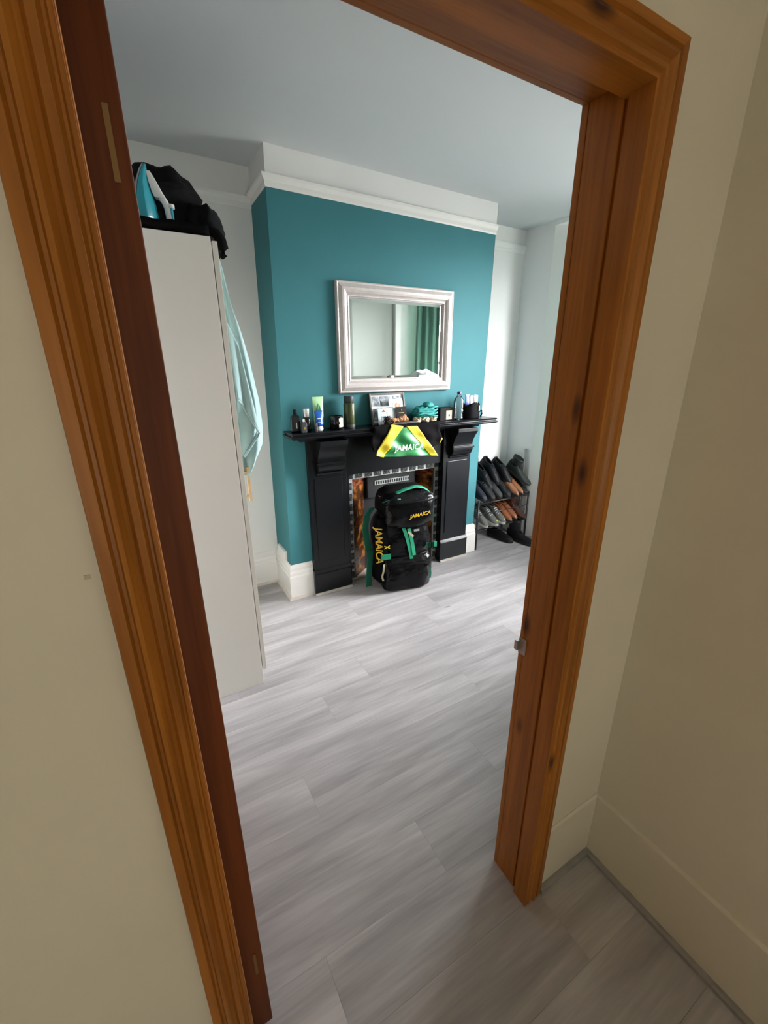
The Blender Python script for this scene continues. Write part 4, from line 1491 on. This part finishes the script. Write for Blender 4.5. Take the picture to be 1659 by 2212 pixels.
# ================================================================== SHOE RACK
RX0, RX1 = 2.405, 3.012
RF, RB_ = 2.60, 2.89
rk = thing('shoe_rack', 'black metal two-tier shoe rack in the right alcove', 'shoe rack', (2.71, 2.74, 0))
O = rk.location
TF, TB = 0.425, 0.52      # top tier front / back height
LF, LBK = 0.185, 0.275    # low tier
for x in (RX0, RX1):
    MB(O).tube([(x, RB_, 0), (x, RB_, 0.56)], 0.010, 8).build('rear_post', 'rack_grey', rk, smooth=True)
    MB(O).tube([(x, RF, 0), (x, RF, TF + 0.03)], 0.009, 8).build('front_post', 'rack_metal', rk, smooth=True)
    for zf, zb in ((TF, TB), (LF, LBK)):
        MB(O).tube([(x, RF, zf), (x, RB_, zb)], 0.007, 8).build('side_bar', 'rack_metal', rk, smooth=True)
for zf, zb in ((TF, TB), (LF, LBK)):
    for k in range(4):
        u = k / 3
        MB(O).tube([(RX0, RF + (RB_ - RF) * u, zf + (zb - zf) * u), (RX1, RF + (RB_ - RF) * u, zf + (zb - zf) * u)], 0.007, 8).build('shelf_bar', 'rack_grey' if k else 'rack_metal', rk, smooth=True)
MB(O).tube([(RX1, 2.69, 0), (RX1, 2.69, 0.835)], 0.010, 8).build('side_post', 'rack_grey', rk, smooth=True)
MB(O).tube([(RX0, RF, 0.325), (RX1, RF, 0.325)], 0.004, 8).build('stop_wire', 'rack_metal', rk, smooth=True)


def shoe(label, x, y, z, pitch, yaw, upper, sole, L=0.28, W=0.086, hgt=0.09, boot=0.0, kind='shoe', dots=False, laces=None, roll=0.0, point=0.0):
    """toe points along local -y; origin at the middle of the sole"""
    t = thing(kind, label, 'boot' if boot else 'shoe', (x, y, z), (math.radians(pitch), math.radians(roll), math.radians(yaw)), group='shoes on the rack')

    def width(u):   # u 0 heel .. 1 toe
        base = [(0, 0.30), (0.06, 0.40), (0.2, 0.43), (0.4, 0.40), (0.6, 0.47), (0.75, 0.50), (0.88, 0.42 - 0.12 * point), (0.96, 0.27 - 0.12 * point), (1.0, 0.10)]
        for (a, wa_), (b, wb_) in zip(base, base[1:]):
            if a <= u <= b:
                return W * (wa_ + (wb_ - wa_) * (u - a) / (b - a))
        return W * 0.1
    us = [0, 0.03, 0.08, 0.16, 0.26, 0.36, 0.46, 0.56, 0.66, 0.76, 0.85, 0.92, 0.97, 1.0]
    n = 14

    def ycoord(u):
        return L * (0.5 - u)
    # sole
    ring_lo, ring_hi = [], []
    outl = [(width(u), ycoord(u)) for u in us] + [(-width(u), ycoord(u)) for u in us[::-1]]
    MB().prism([(a * 1.04, b * 1.015) for a, b in outl], 0.0, 0.022, 2).build('sole', sole, t, bevel=0.003)
    # upper: arches along the shoe; the rear ones stay open at the top
    rows = []
    for u in us:
        if boot:
            hh = hgt * (0.55 + 0.45 * max(0, 1 - u * 1.2)) if u > 0.45 else hgt
        else:
            hh = hgt
        if u < 0.40:
            top = hh * (1.0 - 0.22 * math.sin(PI * u / 0.40))
        else:
            q = (u - 0.40) / 0.60
            top = hh * (1.02 - 0.60 * q ** 0.8)
        if u > 0.93:
            top *= 1 - (u - 0.93) * 6
        wd_ = width(u)
        row = []
        for i in range(n + 1):
            a = PI * i / n
            c, s = math.cos(a), math.sin(a)
            if u < 0.42:
                open_ = max(0.0, 1 - u / 0.42 * 0.55)
                xx = wd_ * math.copysign(abs(c) ** 0.45, c)
                lim = 0.42 * min(1, u / 0.05 + 0.35) if u < 0.36 else 0.25
                zz = 0.02 + (top - 0.02) * min(1.0, s ** 0.6)
                if abs(c) < lim:
                    zz = 0.02 + (top - 0.02) * 0.35
                    xx = wd_ * c * 0.9
            else:
                xx = wd_ * math.copysign(abs(c) ** 0.75, c)
                zz = 0.02 + (top - 0.02) * s ** 0.85
            row.append((xx, ycoord(u), zz))
        rows.append(row)
    up_ = MB().loft(rows, cap=True, closed=False).build('upper', upper, t, smooth=True)
    # collar around the opening
    pts = []
    for i in range(17):
        a = 2 * PI * i / 16
        u = 0.20 + 0.19 * math.cos(a)
        pts.append((width(max(0.04, min(0.4, u))) * 0.72 * math.sin(a), ycoord(u), hgt * (0.90 - 0.10 * math.sin(PI * u / 0.4))))
    MB().tube(pts, 0.006, 6).build('collar', upper, t, smooth=True)
    if boot:
        rg = []
        for k in range(6):
            v = k / 5
            rg.append([(W * 0.40 * math.cos(2 * PI * i / 18), L * 0.28 + L * 0.19 * math.sin(2 * PI * i / 18) + 0.01 * v, hgt * 0.75 + boot * v) for i in range(18)])
        rg.append([(p[0] * 0.82, p[1] * 0.85 + 0.012, p[2] - 0.03) for p in rg[-1]])
        MB().loft(rg).build('shaft', upper, t, smooth=True)
    if laces:
        for k in range(4):
            u = 0.46 + 0.07 * k
            zt = hgt * (1.0 - 0.60 * ((u - 0.40) / 0.6) ** 0.8) + 0.002
            MB().tube([(-0.022, ycoord(u) - 0.004, zt - 0.006), (0, ycoord(u), zt + 0.002), (0.022, ycoord(u) + 0.004, zt - 0.006)], 0.003, 6).build('lace', laces, t)
    if dots:
        MB().box(-0.008, 0.008, ycoord(0.93) - 0.004, ycoord(0.93) + 0.004, 0.040, 0.048).build('toe_badge', 'volt_yellow', t)
    return t


PT = 17        # tier slope in degrees (toe down)
ym = (RF + RB_) / 2
zt = (TF + TB) / 2 + 0.012
zl = (LF + LBK) / 2 + 0.012
shoe('navy trainer at the left end of the top shoe tier', 2.475, ym - 0.01, zt, PT + 3, 2, 'shoe_navy', 'sole_dark', laces='shoe_charcoal')
shoe('charcoal trainer with grey toe, second on the top tier', 2.562, ym - 0.02, zt, PT + 4, 4, 'shoe_charcoal', 'sole_dark', laces='shoe_midgrey')
shoe('dark grey trainer third along the top shoe tier', 2.650, ym - 0.02, zt, PT + 3, 3, 'shoe_midgrey', 'sole_dark', laces='shoe_charcoal')
shoe('grey-toed black trainer below the piled shoes on top tier', 2.738, ym - 0.03, zt, PT + 4, 5, 'shoe_black', 'sole_dark', laces='shoe_midgrey')
shoe('left tan pointed leather shoe on the top tier', 2.812, ym - 0.055, zt + 0.004, PT + 4, 6, 'shoe_tan', 'sole_dark', L=0.29, W=0.084, point=1.0)
shoe('right tan pointed leather shoe on the top tier', 2.885, ym - 0.035, zt + 0.004, PT + 4, 8, 'shoe_tan', 'sole_dark', L=0.29, W=0.084, point=1.0)
shoe('dark green boot at the right end of the top tier', 2.957, ym - 0.02, zt + 0.004, PT + 4, 8, 'shoe_darkgreen', 'sole_dark', L=0.29, hgt=0.10, boot=0.09, kind='boot')
# heaped on top
zu = zt + 0.105
shoe('black trainer lying on the left of the heaped top row', 2.600, ym + 0.045, zu - 0.01, PT + 18, 6, 'shoe_black', 'sole_dark', laces='shoe_charcoal')
shoe('black trainer highest on the shoe heap', 2.690, ym + 0.055, zu + 0.028, PT + 20, 4, 'shoe_black', 'sole_dark', hgt=0.10, laces='shoe_navy')
shoe('black shoe with shiny heel on the heap beside tan pair', 2.805, ym + 0.03, zu + 0.014, PT + 18, 10, 'shoe_black', 'sole_dark', hgt=0.10)
shoe('dark green boot leaning on the heap by the right post', 2.945, ym - 0.055, zu - 0.004, PT + 12, 16, 'shoe_darkgreen', 'sole_dark', L=0.28, W=0.098, hgt=0.105, boot=0.075, kind='boot')
# low tier
shoe('pale-soled grey trainer at the left of the lower tier', 2.500, ym - 0.03, zl, PT + 2, 2, 'shoe_grey', 'sole_pale', laces='sole_pale')
shoe('grey trainer with yellow toe badge, nearer the left post', 2.600, ym - 0.045, zl, PT + 2, 5, 'shoe_grey', 'sole_pale', laces='sole_pale', dots=True)
shoe('grey trainer with yellow toe badge beside the ginger pair', 2.690, ym - 0.045, zl, PT + 2, 5, 'shoe_grey', 'sole_pale', laces='sole_pale', dots=True)
shoe('left ginger leather shoe on the lower tier', 2.775, ym - 0.04, zl, PT + 2, 6, 'shoe_ginger', 'sole_dark', W=0.088, point=0.7)
shoe('right ginger leather shoe on the lower tier', 2.858, ym - 0.02, zl, PT + 2, 8, 'shoe_ginger', 'sole_dark', W=0.088, point=0.7)
shoe('dark brown ankle boot at the right of the lower tier', 2.945, ym - 0.05, zl, PT + 2, 8, 'shoe_brown', 'sole_dark', hgt=0.10, boot=0.09, kind='boot')
# floor
shoe('black boot on the floor in front of the rack', 2.90, 2.52, 0.002, 0, 10, 'shoe_black', 'sole_dark', L=0.30, W=0.105, hgt=0.11, boot=0.12, kind='boot')
shoe('black shoe on the floor under the right of the rack', 2.78, 2.68, 0.002, 0, 6, 'shoe_black', 'sole_dark', L=0.29)

# ================================================================== SEEN IN THE MIRROR, WITH UNSEEN ADDITIONS
def make_curtain(a, b, q0, q1, label, plabel):
    """gathered curtain on a short pole inside one angled face of the bay, from metre q0 to q1 along a->b"""
    cd = Vector((b[0] - a[0], b[1] - a[1], 0)).normalized()
    cn = Vector((-cd.y, cd.x, 0))

    def base(q):
        return Vector((a[0], a[1], 0)) + cn * 0.12 + cd * q
    m0 = base((q0 + q1) / 2)
    t = thing('curtain', label, 'curtain', (m0.x, m0.y, 0.03), group='green bay curtains')
    O = t.location
    sg = 1 if q0 < 0 else -1

    def fn(u, v):
        q = q0 + (q1 - q0) * u + 0.035 * v * (2 * u - 1)
        d = 0.024 * math.sin(u * 2 * PI * 6.0) + 0.010 * math.sin(u * 23 + v * 2)
        p = base(q) + cn * d
        return (p.x, p.y, 2.42 - 2.39 * v)
    MB(O).grid(fn, 110, 16).build('curtain_cloth', 'curtain_green', t, smooth=True, solid=0.004)
    for k in range(7):
        c_ = base(q0 + (q1 - q0) * (k + 0.5) / 7)
        MB(O).tube([(c_.x + cn.x * 0.022 * math.cos(a_), c_.y + cn.y * 0.022 * math.cos(a_), 2.445 + 0.022 * math.sin(a_)) for a_ in [2 * PI * q / 14 for q in range(15)]], 0.003, 6).build('ring', 'brass', t)
    pa, pb = base(0.0 - (0.07 if q0 < 0 else 0.0)), base(0.60)
    t = thing('curtain_pole', plabel, 'curtain pole', (pa.x, pa.y, 2.445), group='bay curtain poles')
    O = t.location
    MB(O).tube([(pa.x, pa.y, 2.445), (pb.x, pb.y, 2.445)], 0.011, 12).build('rod', 'rack_grey', t, smooth=True)
    for p in (pa, pb):
        MB(O).lathe([(0.001, -0.02), (0.018, -0.008), (0.018, 0.008), (0.001, 0.02)], (p.x, p.y, 2.445), 12).build('finial', 'rack_grey', t, smooth=True)
    p = base(0.30)
    MB(O).tube([(p.x, p.y, 2.445), (p.x, p.y, 2.576)], 0.006, 8).build('bracket', 'rack_grey', t, smooth=True)


make_curtain(BAY[0], BAY[1], -0.07, 0.44, 'long green curtain reflected in the mirror, nearer the door', 'slim metal curtain pole over the near bay window')
make_curtain(BAY[2], BAY[3], 0.12, 0.58, 'added unseen green curtain dimming the far bay window', 'slim metal pole carrying the added far curtain')  # far curtain is added, out of view, to cut light from this window
t = thing('tall_chest', 'tall white chest of drawers below the green curtain', 'chest', (2.70, 1.28, 0))
O = t.location
MB(O).box(2.54, 2.87, 1.06, 1.50, 0.0, 1.27).build('chest_body', 'chest_white', t, bevel=0.003)
for k in range(5):
    dw = MB(O).box(2.522, 2.541, 1.07, 1.49, 0.05 + k * 0.24, 0.275 + k * 0.24).build('drawer', 'chest_white', t, bevel=0.002)
    MB(O).tube([(2.515, 1.25, 0.16 + k * 0.24), (2.515, 1.31, 0.16 + k * 0.24)], 0.006, 8).build('knob', 'steel', dw, smooth=True)
t = thing('folded_duvet', 'rumpled white duvet heaped on the tall chest', 'bedding', (2.70, 1.28, 1.271))
mb = MB()
mb.blob((0, 0, 0.12), (0.15, 0.21, 0.13), 4, 0.2, 2.2, 4.4, flat=0.0)
mb.build('duvet_heap', 'linen_white', t, smooth=True)

# ================================================================== ADDED HALL LIGHT, OUT OF VIEW
t = thing('added_table', 'added unseen round table keeping lamp light off the hall floor', 'table', (0.15, HY0 + 0.40, 0))  # added behind the camera; wide top blocks lamp light from the hall floor
MB().lathe([(0.35, 0.775), (0.36, 0.78), (0.36, 0.795), (0.35, 0.80)], (0, 0, 0), 40).build('table_top', 'cone_brown', t)
MB().tube([(0, 0, 0.02), (0, 0, 0.776)], 0.025, 12).build('leg', 'cone_brown', t, smooth=True)
MB().lathe([(0.20, 0), (0.20, 0.012), (0.03, 0.03)], (0, 0, 0), 30).build('base', 'cone_brown', t)
t = thing('added_lamp', 'added unseen globe lamp brightening the hall', 'lamp', (0.15, HY0 + 0.40, 0.8005))  # added light source behind the camera, brightens the hall walls
MB().lathe([(0.05, 0), (0.052, 0.004), (0.045, 0.014), (0.03, 0.03)], (0, 0, 0), 24).build('base', 'brass', t, smooth=True)
mb = MB()
mb.blob((0, 0, 0.095), (0.075, 0.075, 0.075), 3, 0.0)
emit('fill_glow', (1.0, 0.965, 0.85), HALL_FILL)
mb.build('globe', 'fill_glow', t, smooth=True)
